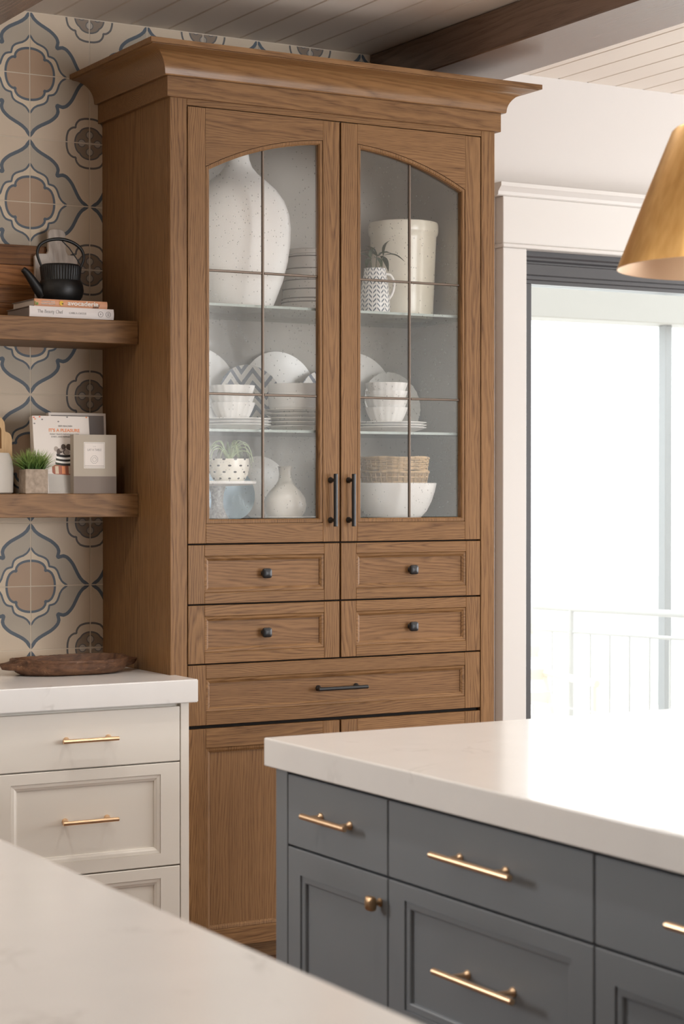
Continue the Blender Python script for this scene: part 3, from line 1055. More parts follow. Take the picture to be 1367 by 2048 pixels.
# arched glass doors: one arc runs over both
ARX, ARZ, ARR = 0.5915, 1.5475, 1.0
def arc(x, r):
    return ARZ + math.sqrt(r * r - (x - ARX) ** 2)
DZ0, DZ1_ = 1.2975, 2.6215
BEADW = 0.0135
def glass_door(x0, x1, hx):
    s0, s1 = x0 + ST, x1 - ST                   # stile inner edges
    zb = 1.3575
    g0, g1, gz = s0 + BEADW, s1 - BEADW, zb + 0.0145
    N = 20
    # the door object is the moulded bead that holds the glass
    bm = bmesh.new()
    xs_o = [s0 + (s1 - s0) * k / N for k in range(N + 1)]
    xs_i = [g0 + (g1 - g0) * k / N for k in range(N + 1)]
    def loop(ins, y):
        a, b = s0 + ins, s1 - ins
        pts = [(a, zb + ins), (b, zb + ins)]
        for k in range(N + 1):
            x = b + (a - b) * k / N
            pts.append((x, arc(x, ARR + BEADW - ins)))
        return [bm.verts.new((px, y, pz)) for px, pz in pts]
    Ls = [loop(i, y) for i, y in ((0.0, 0.012), (0.0016, 0.012), (0.0016, 0.0012), (0.0100, 0.0012), (0.0118, 0.0035), (BEADW, 0.005), (BEADW, 0.0225))]
    for a, b in zip(Ls, Ls[1:]):
        n = len(a)
        for k in range(n):
            bm.faces.new((a[k], a[(k + 1) % n], b[(k + 1) % n], b[k]))
    bmesh.ops.recalc_face_normals(bm, faces=bm.faces)
    ref = [f for f in bm.faces if abs(f.normal.y) > 0.9]
    if ref and sum(f.normal.y for f in ref) > 0:
        for f in bm.faces:
            f.normal_flip()
    d = finish('door', bm, OAK_Z, hut)
    box('stile', x0, s0, 0, 0.0235, DZ0, DZ1_, OAK_Z, d, 0.0012)
    box('stile', s1, x1, 0, 0.0235, DZ0, DZ1_, OAK_Z, d, 0.0012)
    box('rail', s0, s1, 0, 0.0235, DZ0, zb, OAK_X, d, 0.0012)
    pts = [(x, arc(x, ARR + BEADW)) for x in xs_o] + [(s1, DZ1_), (s0, DZ1_)]
    prism('arched_rail', pts, 'Y', 0.0, 0.0235, OAK_X, d, None)
    # panes, two across and three up, between leaded cames
    mx = (g0 + g1) / 2
    rows = [(gz, 1.7555), (1.7555, 2.132), (2.132, None)]
    GY0, GY1 = 0.0165, 0.0195
    e = 0.0018
    for a, b in ((g0, mx - e), (mx + e, g1)):
        for z0, z1 in rows:
            z0 += e
            if z1 is not None:
                box('glass_pane', a, b, GY0, GY1, z0, z1 - e, SEEDED, d, 0)
            else:
                pp = [(a, z0), (b, z0)] + [(b + (a - b) * k / 10, arc(b + (a - b) * k / 10, ARR)) for k in range(11)]
                prism('glass_pane', pp, 'Y', GY0, GY1, SEEDED, d)
    cw = 0.0038
    box('came', mx - cw, mx + cw, 0.0135, 0.0225, gz, arc(mx, ARR), CAME, d, 0.0015)
    for z in (1.7555, 2.132):
        box('came', g0, mx - cw, 0.0140, 0.0220, z - cw, z + cw, CAME, d, 0.0015)
        box('came', mx + cw, g1, 0.0140, 0.0220, z - cw, z + cw, CAME, d, 0.0015)
    bar_pull('handle', hx, 0.0, 1.4285, 0.166, 'Z', (0, -1, 0), BLACKM, d, r=0.0068, stand=0.033, inset=0.020, label='matt black bar handle')
    return d
glass_door(XL0, XL1, 0.5555)
glass_door(XR0, XR1, 0.6215)

# glass shelves: clear plate with a pale polished front edge
def glass_shelf(z1, lab):
    t = thing('glass_shelf', lab, 'shelf', (HW / 2, 0.26, z1 - 0.008), 'glass shelves in the oak cabinet')
    box('plate', 0.028, HW - 0.028, 0.046, 0.500, z1 - 0.008, z1, SHELFG, t, 0)
    box('front_edge', 0.028, HW - 0.028, 0.0445, 0.046, z1 - 0.008, z1, SHELFEDGE, t, 0)
glass_shelf(2.036, 'upper clear glass shelf inside the oak cabinet carrying vase and crocks')
glass_shelf(1.649, 'lower clear glass shelf inside the oak cabinet carrying plates and bowls')

# added fill: unseen glowing strips brightening the contents, behind the two outer face stiles
def fill_strip_mat():
    t = NT('added_fill_glow')
    t.b.inputs['Emission Color'].default_value = (1.0, 0.95, 0.88, 1)
    t.b.inputs['Emission Strength'].default_value = 2.0
    return t.m
FILLSTRIP = fill_strip_mat()
for x0, x1, ang, pw in ((0.028, 0.040, -0.75, 0.45), (HW - 0.040, HW - 0.028, 0.75, 0.75)):
    box('added_fill_strip', x0, x1, 0.0250, 0.0275, 1.40, 2.56, FILLSTRIP, hut, 0)
    d = bpy.data.lights.new('added_fill_lamp', 'AREA')
    d.shape = 'RECTANGLE'
    d.size = 0.012
    d.size_y = 1.16
    d.energy = pw
    d.color = (1.0, 0.95, 0.88)
    o = bpy.data.objects.new('added_fill_lamp', d)
    COL.objects.link(o)
    o.parent = hut
    o.location = Vector(((x0 + x1) / 2, 0.0295, 1.98)) - wl(hut)
    o.rotation_euler = (PI / 2, 0, ang)
# ------------------------------------------------------------------ cream base cabinet and quartz top, left
CT = 0.902
ct = box('countertop', -2.4, 0.0174, -0.157, WY - 0.0005, 0.834, CT, QUARTZ, None, 0.003, 2)
# notch: the slab stops at the oak cabinet, only its front lip passes the corner
bpy.data.objects.remove(ct)
bm = bmesh.new()
bm_prism(bm, [(-2.4, -0.157), (0.0174, -0.157), (0.0174, -0.0012), (-0.0012, -0.0012), (-0.0012, WY - 0.0005), (-2.4, WY - 0.0005)], 'Z', 0.834, CT)
bmesh.ops.bevel(bm, geom=[e for e in bm.edges if e.calc_face_angle(0) > 0.6], offset=0.0025, segments=2, affect='EDGES')
tag(finish('countertop', bm, QUARTZ), 'white quartz countertop with faint grey veins on the cream drawer cabinet', 'countertop')

BF = -0.132
def base_unit(name, label, x0, x1, mats, nslab, rows, group=None):
    t = thing(name, label, 'cabinet', ((x0 + x1) / 2, 0.19, 0))
    box('carcass', x0, x1 + 0.0, BF + 0.022, WY - 0.001, 0.10, 0.8335, mats[0], t, 0)
    box('toe_kick', x0, x1, BF + 0.075, BF + 0.09, 0.0, 0.10, mats[0], t, 0)
    box('face_back', x0, x1, BF + 0.0185, BF + 0.022, 0.10, 0.8335, mats[0], t, 0)
    return t
creamset = (CREAM, CREAM, CREAM, CREAM)
def cream_unit(label, x0, x1, filler):
    t = base_unit('drawer_cabinet', label, x0, x1 + filler, creamset, 1, None)
    if filler:
        box('filler_strip', x1 + 0.0015, x1 + filler, BF, BF + 0.020, 0.10, 0.832, CREAM, t, 0.0012)
    xm = (x0 + x1) / 2
    d = box('drawer', x0 + 0.0015, x1 - 0.0015, BF, BF + 0.018, 0.6615, 0.8225, CREAM, t, 0.0015)
    bar_pull('handle', xm, BF, 0.744, 0.172, 'X', (0, -1, 0), BRASS, d, label='brass bar handle', stand=0.03)
    for z0, z1, hz in ((0.3555, 0.6575, 0.510), (0.104, 0.3515, 0.235)):
        d = panel_front('drawer', x0 + 0.0015, x1 - 0.0015, z0, z1, 0.062, 0.032, 0.037, BF, creamset, t, bead=0.0185, thick=0.018, one_piece=True)
        bar_pull('handle', xm, BF + 0.0095, hz, 0.172, 'X', (0, -1, 0), BRASS, d, label='brass bar handle', stand=0.038)
cream_unit('cream painted three-drawer base cabinet with brass bar handles beside the oak cabinet', -0.620, -0.030, 0.0285)
cream_unit('cream painted three-drawer base cabinet at the left edge of the picture', -1.2115, -0.6215, 0.0)

# ------------------------------------------------------------------ slate island
IX = -0.430          # front face (drawers look towards -X)
IY = -1.482          # far end
bm = bmesh.new()
bm_box(bm, -0.4526, 1.050, -4.70, -1.4658, 0.838, CT, 0.0035, 2)
tag(finish('kitchen_island_countertop', bm, QUARTZ), 'thick white quartz island countertop on slate grey cabinets', 'countertop')

def xfront(name, y0, y1, z0, z1, parent, framed, st=0.056, rt=0.056, rb=0.056, bead=0.0175):
    """front on the island's -X face; a framed one is a recessed panel with a one-piece painted frame and a moulding"""
    if not framed:
        return box(name, IX, IX + 0.018, y0, y1, z0, z1, SLATE, parent, 0.0018)
    tk = 0.020
    p = box(name, IX + 0.0105, IX + tk - 0.002, y0 + st - 0.003, y1 - st + 0.003, z0 + rb - 0.003, z1 - rt + 0.003, SLATE, parent, 0)
    def quad(bm, x, ins, base=(0, 0, 0, 0)):
        a0, a1, b0, b1 = y0 + base[0] + ins, y1 - base[1] - ins, z0 + base[2] + ins, z1 - base[3] - ins
        return [bm.verts.new(q) for q in ((IX + x, a0, b0), (IX + x, a1, b0), (IX + x, a1, b1), (IX + x, a0, b1))]
    def skin(nm, bm, L):
        for a, b in zip(L, L[1:]):
            for k in range(4):
                bm.faces.new((a[k], b[k], b[(k + 1) % 4], a[(k + 1) % 4]))
        bmesh.ops.recalc_face_normals(bm, faces=bm.faces)
        if sum(f.normal.x * f.calc_area() for f in bm.faces) > 0:
            for f in bm.faces:
                f.normal_flip()
        finish(nm, bm, SLATE, p)
    inn = (st, st, rb, rt)
    bm = bmesh.new()
    skin('frame', bm, [quad(bm, tk, 0), quad(bm, 0.0018, 0), quad(bm, 0, 0.0018), quad(bm, 0, 0, inn), quad(bm, tk, 0, inn)])
    bm = bmesh.new()
    skin('moulding', bm, [quad(bm, 0.008, 0, inn), quad(bm, 0.0045, 0, inn), quad(bm, 0.0035, 0.002, inn), quad(bm, 0.0038, bead * 0.8, inn), quad(bm, 0.0055, bead * 0.95, inn), quad(bm, 0.0108, bead, inn)])
    return p
def island_unit(label, y0, y1, kind):
    t = thing('island_cabinet', label, 'cabinet', (0.2, (y0 + y1) / 2, 0))
    box('carcass', IX + 0.024, 0.70, y0, y1, 0.10, 0.8375, SLATE, t, 0)
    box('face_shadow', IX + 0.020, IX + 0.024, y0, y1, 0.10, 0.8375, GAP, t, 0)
    box('toe_kick', IX + 0.08, 0.65, y0, y1, 0.0, 0.10, SLATE, t, 0)
    g = 0.0018
    ym = (y0 + y1) / 2
    wide = y1 - y0 > 0.5
    d = xfront('drawer', y0 + g, y1 - g, 0.6705, 0.827, t, False)
    bar_pull('handle', IX, ym, 0.752, 0.270 if wide else 0.189, 'Y', (-1, 0, 0), BRASS, d, r=0.0068, stand=0.032, inset=0.058 if wide else 0.032, label='brass bar handle')
    if kind == 'door':
        doors = [(y0 + g, ym - g / 2), (ym + g / 2, y1 - g)] if wide else [(y0 + g, y1 - g)]
        for k, (a, b) in enumerate(doors):
            d = xfront('door', a, b, 0.106, 0.6655, t, True)
            ky = a + 0.0275 if (not wide or k == 1) else b - 0.0275
            square_knob('knob', IX, ky, 0.612, (-1, 0, 0), BRASSD, d, 0.0155, 'aged brass knob')
    else:
        for z0, z1 in ((0.3745, 0.6655), (0.106, 0.3695)):
            d = xfront('drawer', y0 + g, y1 - g, z0, z1, t, True, 0.062, 0.033, 0.036)
            bar_pull('handle', IX + 0.0105, ym - 0.010, (z0 + z1) / 2 + 0.007, 0.268, 'Y', (-1, 0, 0), BRASS, d, r=0.0068, stand=0.0425, inset=0.058, label='brass bar handle')
    return t
t = island_unit('slate grey island cabinet with one small drawer over a knobbed door', -1.9683, -1.538, 'door')
box('end_panel', IX, IX + 0.020, -1.5365, IY, 0.0, 0.8375, SLATE, t, 0.0015)
box('end_side', IX + 0.020, 0.70, -1.538, IY, 0.0, 0.8375, SLATE, t, 0.0015)
island_unit('slate grey island cabinet with three wide drawers and long brass handles', -2.6600, -1.9690, 'drawers')
island_unit('slate grey island cabinet cut by the right edge of the picture', -3.4000, -2.6610, 'door')
island_unit('slate grey island cabinet nearest the camera below the picture', -4.0920, -3.4010, 'drawers')
box('back_panel', 0.7005, 0.72, -1.9683, IY, 0.0, 0.8375, SLATE, t, 0.001)

# foreground counter, out of focus, bottom left
bm = bmesh.new()
bm_box(bm, -2.60, -1.4200, -4.45, -1.4658, 0.838, CT, 0.0035, 2)
tag(finish('foreground_countertop', bm, QUARTZ), 'blurred pale quartz countertop filling the lower left foreground', 'countertop')
t = thing('foreground_cabinet', 'slate grey cabinet hidden under the foreground countertop', 'cabinet', (-2.0, -2.9, 0))
box('carcass', -2.57, -1.455, -4.42, -1.49, 0.10, 0.8375, SLATE, t, 0)
box('toe_kick', -2.50, -1.52, -4.36, -1.55, 0.0, 0.10, SLATE, t, 0)
for k in range(4):
    box('door', -1.455, -1.437, -4.415 + k * 0.7325, -4.415 + k * 0.7325 + 0.729, 0.106, 0.826, SLATE, t, 0.0016)

# ------------------------------------------------------------------ floating shelves
SF = 0.232
for z0, z1, lab in ((1.914, 1.986, 'upper floating oak shelf carrying the black teapot'), (1.377, 1.449, 'lower floating oak shelf carrying the cookbooks and grass plant')):
    tag(box('floating_shelf', -1.30, -0.0008, SF, WY - 0.0005, z0, z1, OAK_X, None, 0.0015), lab, 'shelf', 'floating oak shelves')

# ------------------------------------------------------------------ brass pendant over the island
PX, PY, RZ = 0.314, -2.200, 1.934
t = thing('pendant_lamp', 'brushed brass cone pendant lamp at the right edge of the picture', 'lamp', (PX, PY, RZ))
bm = bmesh.new()
ro, rt_, hh = 0.268, 0.152, 0.297
bm_lathe(bm, [(ro, RZ), (ro - (ro - rt_) * 0.5, RZ + hh * 0.5), (rt_, RZ + hh - 0.006), (rt_ - 0.006, RZ + hh), (0.02, RZ + hh + 0.004), (0.0, RZ + hh + 0.004)], PX, PY, 64)
finish('lamp_shade', bm, SHADEB, t, 40)
lathe('shade_lining', [(ro - 0.0002, RZ), (ro - 0.0022, RZ - 0.0006), (ro - 0.004, RZ + 0.0008), (rt_ - 0.004, RZ + hh - 0.008), (0.02, RZ + hh - 0.006), (0.0, RZ + hh - 0.006)], PX, PY, SHADEIN, t, 64)
lathe('neck', [(0.0, RZ + hh + 0.0042), (0.028, RZ + hh + 0.0042), (0.028, RZ + hh + 0.05), (0.012, RZ + hh + 0.06), (0.0, RZ + hh + 0.06)], PX, PY, BRASSD, t, 24)
tube('stem', [(PX, PY, RZ + hh + 0.055), (PX, PY, CZ - 0.02)], 0.007, BRASSD, t, 12)
lathe('canopy', [(0.0, CZ - 0.025), (0.055, CZ - 0.025), (0.062, CZ - 0.02), (0.062, CZ - 0.001), (0.0, CZ - 0.001)], PX, PY, BRASSD, t, 32)
lathe('bulb', [(0.0, RZ + 0.10), (0.02, RZ + 0.103), (0.032, RZ + 0.12), (0.034, RZ + 0.14), (0.022, RZ + 0.18), (0.016, RZ + 0.21), (0.016, RZ + 0.288), (0.0, RZ + 0.288)], PX, PY, BULB, t, 20)
# ------------------------------------------------------------------ things inside the oak cabinet
def lathe_uv(name, prof, cx, cy, mat, parent=None, seg=48, smooth=40):
    """lathe with uv = (turn 0..1, height 0..1)"""
    bm = bmesh.new()
    bm_lathe(bm, prof, cx, cy, seg)
    uvl = bm.loops.layers.uv.new('UVMap')
    z0 = min(z for _, z in prof); z1 = max(z for _, z in prof)
    for f in bm.faces:
        c = f.calc_center_median()
        ac = math.atan2(c.y - cy, c.x - cx)
        for l in f.loops:
            a = math.atan2(l.vert.co.y - cy, l.vert.co.x - cx)
            while a - ac > PI: a -= 2 * PI
            while a - ac < -PI: a += 2 * PI
            l[uvl].uv = (a / (2 * PI) + 1, (l.vert.co.z - z0) / (z1 - z0))
    return finish(name, bm, mat, parent, smooth)

def bowl_profile(r, z0, h, foot=0.45, th=0.004, curve=0.55):
    """open bowl: foot, outer curve, lip, inner curve"""
    out = [(0.0, z0 + 0.002), (r * foot * 0.8, z0 + 0.002), (r * foot * 0.85, z0), (r * foot, z0), (r * foot * 1.02, z0 + 0.004)]
    for k in range(1, 9):
        t = k / 8
        out.append((r * (foot + (1 - foot) * math.sin(t * PI / 2) ** curve * (0.55 + 0.45 * t)), z0 + 0.004 + (h - 0.004) * t))
    rt = out[-1][0]
    out.append((rt - th, z0 + h))
    for k in range(7, 0, -1):
        t = k / 8
        out.append((r * (foot + (1 - foot) * math.sin(t * PI / 2) ** curve * (0.55 + 0.45 * t)) - th * 1.2, z0 + 0.004 + (h - 0.004) * t))
    out.append((0.0, z0 + 0.008))
    return out

def plate_profile(r, z0, h=0.016, th=0.004):
    return [(0.0, z0 + 0.001), (r * 0.55, z0 + 0.001), (r * 0.56, z0), (r * 0.60, z0), (r * 0.62, z0 + 0.002), (r * 0.85, z0 + h * 0.55), (r, z0 + h - th * 0.4), (r * 0.998, z0 + h),
            (r * 0.84, z0 + h * 0.55 + th), (r * 0.6, z0 + 0.002 + th), (0.0, z0 + 0.001 + th)]

def standing_plate(label, x, z, r, yb, mat, lean=10, ribs=False, uvm=False, group='plates leaning against the cabinet back'):
    """plate stood on its rim, leaning on the back of the cabinet; faces the room. z = shelf height"""
    bm = bmesh.new()
    prof = plate_profile(r, 0.0, 0.020)
    if ribs:
        bm_lathe(bm, prof, 0, 0, 96, lobes=32, amp=0.012)
    else:
        bm_lathe(bm, prof, 0, 0, 56)
    if uvm:
        uvl = bm.loops.layers.uv.new('UVMap')
        for f in bm.faces:
            for l in f.loops:
                l[uvl].uv = (l.vert.co.x + 1.0 + 0.0425, l.vert.co.y + 1.0)
    a = math.radians(lean)
    # dish opens towards -Y
    M = Matrix.Rotation(-a, 4, 'X') @ Matrix.Rotation(PI / 2, 4, 'X')
    bmesh.ops.transform(bm, matrix=M, verts=bm.verts)
    zmin = min(v.co.z for v in bm.verts)
    ymax = max(v.co.y for v in bm.verts)
    bmesh.ops.translate(bm, verts=bm.verts, vec=(x, yb - ymax, z - zmin + 0.0003))
    return tag(finish('plate', bm, mat, None, 40), label, 'plate', group)

S1, S2, S3 = 2.0363, 1.6493, 1.3603
# big bottle vase
lathe_v = [(0.0, S1 + 0.003), (0.095, S1 + 0.003), (0.104, S1), (0.108, S1 + 0.006), (0.122, S1 + 0.04), (0.143, S1 + 0.095), (0.158, S1 + 0.155), (0.1665, S1 + 0.215), (0.168, S1 + 0.262),
           (0.163, S1 + 0.305), (0.148, S1 + 0.347), (0.122, S1 + 0.384), (0.090, S1 + 0.413), (0.062, S1 + 0.436), (0.044, S1 + 0.458), (0.035, S1 + 0.482), (0.0315, S1 + 0.51), (0.032, S1 + 0.545),
           (0.037, S1 + 0.562), (0.034, S1 + 0.565), (0.026, S1 + 0.55), (0.024, S1 + 0.50), (0.0, S1 + 0.49)]
tag(lathe('bottle_vase', lathe_v, 0.356, 0.245, MATTEW, None, 72), 'large matte white bottle vase with narrow neck behind the left glass door', 'vase')
# banded crock
t = thing('banded_crock', 'white crock with thin grey rings beside the large white vase', 'crock', (0.655, 0.300, S1))
cxp = lambda z: 0.104 - 0.022 * min(max((z - S1) / 0.205, 0), 1)
lathe('body', [(0.0, S1), (0.098, S1), (0.103, S1 + 0.004)] + [(cxp(S1 + k * 0.02), S1 + k * 0.02) for k in range(1, 10)] + [(0.083, S1 + 0.197), (0.087, S1 + 0.200), (0.087, S1 + 0.212), (0.083, S1 + 0.215), (0.076, S1 + 0.212), (0.08, S1 + 0.19), (0.0, S1 + 0.02)], 0.655, 0.300, CERAM, t, 56)
for z in (0.040, 0.052, 0.082, 0.112, 0.150, 0.190, 0.199):
    bm = bmesh.new()
    rr = cxp(S1 + z) + 0.0002
    bm_tube(bm, [(0.655 + rr * math.cos(2 * PI * k / 56), 0.300 + rr * math.sin(2 * PI * k / 56), S1 + z) for k in range(56)], 0.0019, 6, True)
    finish('ring_line', bm, LINEG, t, 60)
# cream stoneware crock
lathe_c = [(0.0, S1 + 0.003), (0.094, S1 + 0.003), (0.099, S1), (0.101, S1 + 0.006), (0.105, S1 + 0.10), (0.109, S1 + 0.20), (0.112, S1 + 0.268), (0.113, S1 + 0.282), (0.1175, S1 + 0.288), (0.1195, S1 + 0.298),
           (0.1195, S1 + 0.318), (0.117, S1 + 0.327), (0.112, S1 + 0.329), (0.106, S1 + 0.325), (0.105, S1 + 0.30), (0.102, S1 + 0.10), (0.0, S1 + 0.02)]
tag(lathe('stoneware_crock', lathe_c, 1.010, 0.300, CROCKM, None, 64), 'large cream stoneware crock with rolled rim behind the right glass door', 'crock')
# patterned pitcher with sprigs
PXc, PYc = 0.800, 0.135
t = thing('pitcher', 'small white pitcher with blue leaf strokes in front of the cream crock', 'pitcher', (PXc, PYc, S1))
bm = bmesh.new()
lathe_uv('body', [(0.0, S1 + 0.002), (0.043, S1 + 0.002), (0.047, S1), (0.0495, S1 + 0.006), (0.0485, S1 + 0.05), (0.043, S1 + 0.10), (0.036, S1 + 0.135), (0.036, S1 + 0.148), (0.033, S1 + 0.148), (0.033, S1 + 0.132), (0.040, S1 + 0.09), (0.043, S1 + 0.03), (0.0, S1 + 0.012)], PXc, PYc, LEAFP, t)
tube('handle', spline([(PXc + 0.033, PYc, S1 + 0.132), (PXc + 0.058, PYc, S1 + 0.130), (PXc + 0.073, PYc, S1 + 0.105), (PXc + 0.066, PYc, S1 + 0.070), (PXc + 0.046, PYc, S1 + 0.045)], 6), 0.0045, CERAM, t, 10)
t = thing('leaf_sprig', 'dusky green leaf sprigs standing in the blue patterned pitcher', 'plant', (PXc, PYc, S1 + 0.10))
def leaf(name, base, direction, length, width, mat, parent, up=(0, 0, 1)):
    bm = bmesh.new()
    d = Vector(direction).normalized()
    s = d.cross(Vector(up))
    s = s.normalized() if s.length > 1e-3 else Vector((1, 0, 0))
    n = s.cross(d)
    b = Vector(base)
    rows = []
    for k in range(7):
        f = k / 6
        w = width * math.sin(PI * (0.06 + 0.94 * f) ** 0.8) * 0.5 + 0.0006
        c = b + d * length * f + n * (0.12 * length * math.sin(PI * f)) - Vector((0, 0, 1)) * 0.15 * length * f * f
        rows.append([bm.verts.new(c - s * w + n * w * 0.25), bm.verts.new(c), bm.verts.new(c + s * w + n * w * 0.25)])
    for a, c in zip(rows, rows[1:]):
        bm.faces.new((a[0], a[1], c[1], c[0]))
        bm.faces.new((a[1], a[2], c[2], c[1]))
    bmesh.ops.solidify(bm, geom=bm.faces[:], thickness=0.0006)
    return finish(name, bm, mat, parent, 60)
st = [((0.0, 0, 0.10), (0.006, 0.0, 0.19)), ((0.004, 0.004, 0.10), (0.03, -0.002, 0.195)), ((-0.004, -0.003, 0.10), (-0.025, -0.01, 0.185))]
for a, b in st:
    tube('stem', [(PXc + a[0], PYc + a[1], S1 + a[2]), (PXc + b[0], PYc + b[1], S1 + b[2])], 0.0012, LEAFD, t, 6)
for bx, bz, dx, dy, dz, L in ((0.03, 0.193, 0.9, -0.2, -0.10, 0.075), (0.03, 0.195, 0.45, 0.0, 1.0, 0.065), (0.006, 0.188, -0.9, -0.1, 0.25, 0.075), (-0.025, 0.184, -1.0, 0.0, 0.1, 0.06), (-0.02, 0.18, -0.6, -0.5, -0.5, 0.05),
                              (0.006, 0.19, 0.7, -0.5, 0.15, 0.06), (0.02, 0.19, 0.6, 0.3, -0.55, 0.06), (0.0, 0.185, 0.1, -0.6, -0.6, 0.045), (0.006, 0.19, -0.5, 0.2, 0.5, 0.06), (-0.02, 0.182, 0.1, -0.3, 0.6, 0.045), (0.012, 0.19, 0.8, 0.1, 0.35, 0.05)):
    leaf('leaf', (PXc + bx, PYc - 0.004, S1 + bz), (dx, dy, dz), L, 0.020, LEAFD, t)

# ---- middle shelf
standing_plate('plain white plate standing leftmost on the lower glass shelf', 0.316, S2, 0.146, 0.497, CERAM, 12)
standing_plate('white plate with bold blue-grey zigzags behind the scalloped bowls', 0.484, S2, 0.118, 0.440, CHEV, 16, uvm=True, group='zigzag plates')
standing_plate('large plain white plate standing behind the square-sided bowls', 0.622, S2, 0.141, 0.494, CERAM, 9)
standing_plate('zigzag plate mostly hidden behind the middle door stiles', 0.778, S2, 0.112, 0.440, CHEV, 15, uvm=True, group='zigzag plates')
standing_plate('plain white plate standing behind the right door beside the ribbed plate', 0.925, S2, 0.145, 0.497, CERAM, 11)
standing_plate('ribbed grey-white plate standing behind the right stack of bowls', 1.040, S2, 0.112, 0.452, RIBM, 14, ribs=True)

def stack(kind, n, x, y, z, step, prof_fn, mat, labels, cat, group, seg=48, lobes=0, amp=0.0):
    first = None
    for k in range(n):
        if first is None:
            first = lathe(kind, prof_fn(z), x, y, mat, None, seg, 40, lobes, amp)
            o = first
        else:
            o = again(first, (0, 0, k * step), None)
        tag(o, labels[k], cat, group)
    return z + n * step
low_mid = ['lowest', 'second', 'third', 'fourth', 'fifth']
# scalloped bowls on plates, left
zt = stack('dinner_plate', 3, 0.306, 0.168, S2, 0.0095, lambda z: plate_profile(0.112, z, 0.018), CERAM, [f'white dinner plate, {w} of the stack under the left scalloped bowls' for w in ('lowest', 'middle', 'top')], 'plate', 'plates under the left scalloped bowls')
stack('scalloped_bowl', 3, 0.292, 0.160, zt + 0.000, 0.027, lambda z: bowl_profile(0.070, z, 0.058, 0.62), CERAM, [f'white scalloped bowl, {w} of the left stack' for w in ('lowest', 'middle', 'top')], 'bowl', 'left stack of scalloped bowls', 72, 18, 0.014)
# plates with deep bowls, middle
zt = stack('side_plate', 5, 0.553, 0.215, S2, 0.0135, lambda z: plate_profile(0.104, z, 0.018), CERAMW, [f'white side plate, {w} from the bottom under the square-sided bowls' for w in ('first', 'second', 'third', 'fourth', 'fifth')], 'plate', 'plates under the square-sided bowls')
def deep(z):
    return [(0.0, z + 0.002), (0.085, z + 0.002), (0.088, z), (0.092, z + 0.003), (0.099, z + 0.014), (0.101, z + 0.055), (0.097, z + 0.055), (0.095, z + 0.016), (0.0, z + 0.008)]
stack('straight_bowl', 2, 0.560, 0.215, zt + 0.001, 0.030, deep, CERAM, ['straight-sided white bowl, lower of two on the plate stack', 'straight-sided white bowl, upper of two on the plate stack'], 'bowl', 'straight-sided bowls')
# scalloped bowls on plates, right
zt = stack('dinner_plate', 3, 0.880, 0.185, S2, 0.0085, lambda z: plate_profile(0.128, z, 0.018), CERAM, [f'white dinner plate, {w} of the stack under the right scalloped bowls' for w in ('lowest', 'middle', 'top')], 'plate', 'plates under the right scalloped bowls')
stack('scalloped_bowl', 4, 0.868, 0.175, zt + 0.000, 0.027, lambda z: bowl_profile(0.070, z, 0.058, 0.62), CERAM, [f'white scalloped bowl, {w} from the bottom of the right stack' for w in ('first', 'second', 'third', 'fourth')], 'bowl', 'right stack of scalloped bowls', 72, 18, 0.014)

# ---- cabinet floor
CX, CY = 0.232, 0.150
t = thing('cake_stand', 'white cake plate on a speckled grey pedestal carrying the dotted pot', 'cake stand', (CX, CY, S3))
lathe('top_plate', [(0.0, S3 + 0.112), (0.035, S3 + 0.112), (0.105, S3 + 0.115), (0.121, S3 + 0.120), (0.123, S3 + 0.126), (0.119, S3 + 0.129), (0.0, S3 + 0.126)], CX, CY, CERAM, t, 56)
lathe('pedestal', [(0.0, S3), (0.040, S3), (0.041, S3 + 0.004), (0.030, S3 + 0.020), (0.020, S3 + 0.045), (0.018, S3 + 0.065), (0.021, S3 + 0.09), (0.027, S3 + 0.1118), (0.0, S3 + 0.1118)], CX, CY, GREYPED, t, 32)
ZP = S3 + 0.1262
QX = 0.268
t = thing('dotted_pot', 'cream pot with black dots on the white cake stand', 'pot', (QX, 0.140, ZP))
lathe_uv('body', [(0.0, ZP + 0.001), (0.034, ZP + 0.001), (0.040, ZP), (0.050, ZP + 0.006), (0.060, ZP + 0.024), (0.0645, ZP + 0.048), (0.0640, ZP + 0.072), (0.0605, ZP + 0.072), (0.060, ZP + 0.05), (0.0, ZP + 0.04)], QX, 0.140, DOTS, t)
t = thing('air_plant', 'pale green air plant with thin curling leaves in the dotted pot', 'plant', (QX, 0.140, ZP + 0.04))
random.seed(11)
bm = bmesh.new()
bm_lathe(bm, [(0.0, ZP + 0.042), (0.012, ZP + 0.045), (0.014, ZP + 0.06), (0.006, ZP + 0.085), (0.0, ZP + 0.09)], QX, 0.14, 12)
finish('core', bm, AIRP, t, 50)
for k in range(26):
    a = random.uniform(0, 2 * PI)
    R = random.uniform(0.045, 0.085)
    H = random.uniform(0.015, 0.06)
    drop = random.uniform(0.0, 0.05)
    c, s = math.cos(a), math.sin(a)
    s *= 0.8
    p = spline([(QX + 0.006 * c, 0.14 + 0.006 * s, ZP + 0.07), (QX + R * 0.4 * c, 0.14 + R * 0.4 * s, ZP + 0.085 + H * 0.7), (QX + R * 0.8 * c, 0.14 + R * 0.8 * s, ZP + 0.085 + H * 0.55), (QX + R * c, 0.14 + R * s, ZP + 0.08 + H * 0.3 - drop)], 5)
    tube('leaf', p, [0.0028 * (1 - 0.8 * i / (len(p) - 1)) for i in range(len(p))], AIRP, t, 5)
standing_plate('white plate washed with blue watercolour leaning below the cake stand', 0.405, S3, 0.093, 0.440, WASH, 14, uvm=True, group='plates on the cabinet floor')
standing_plate('pale plate leaning behind the small bottle vase', 0.552, S3, 0.108, 0.497, CERAMW, 9, group='plates on the cabinet floor')
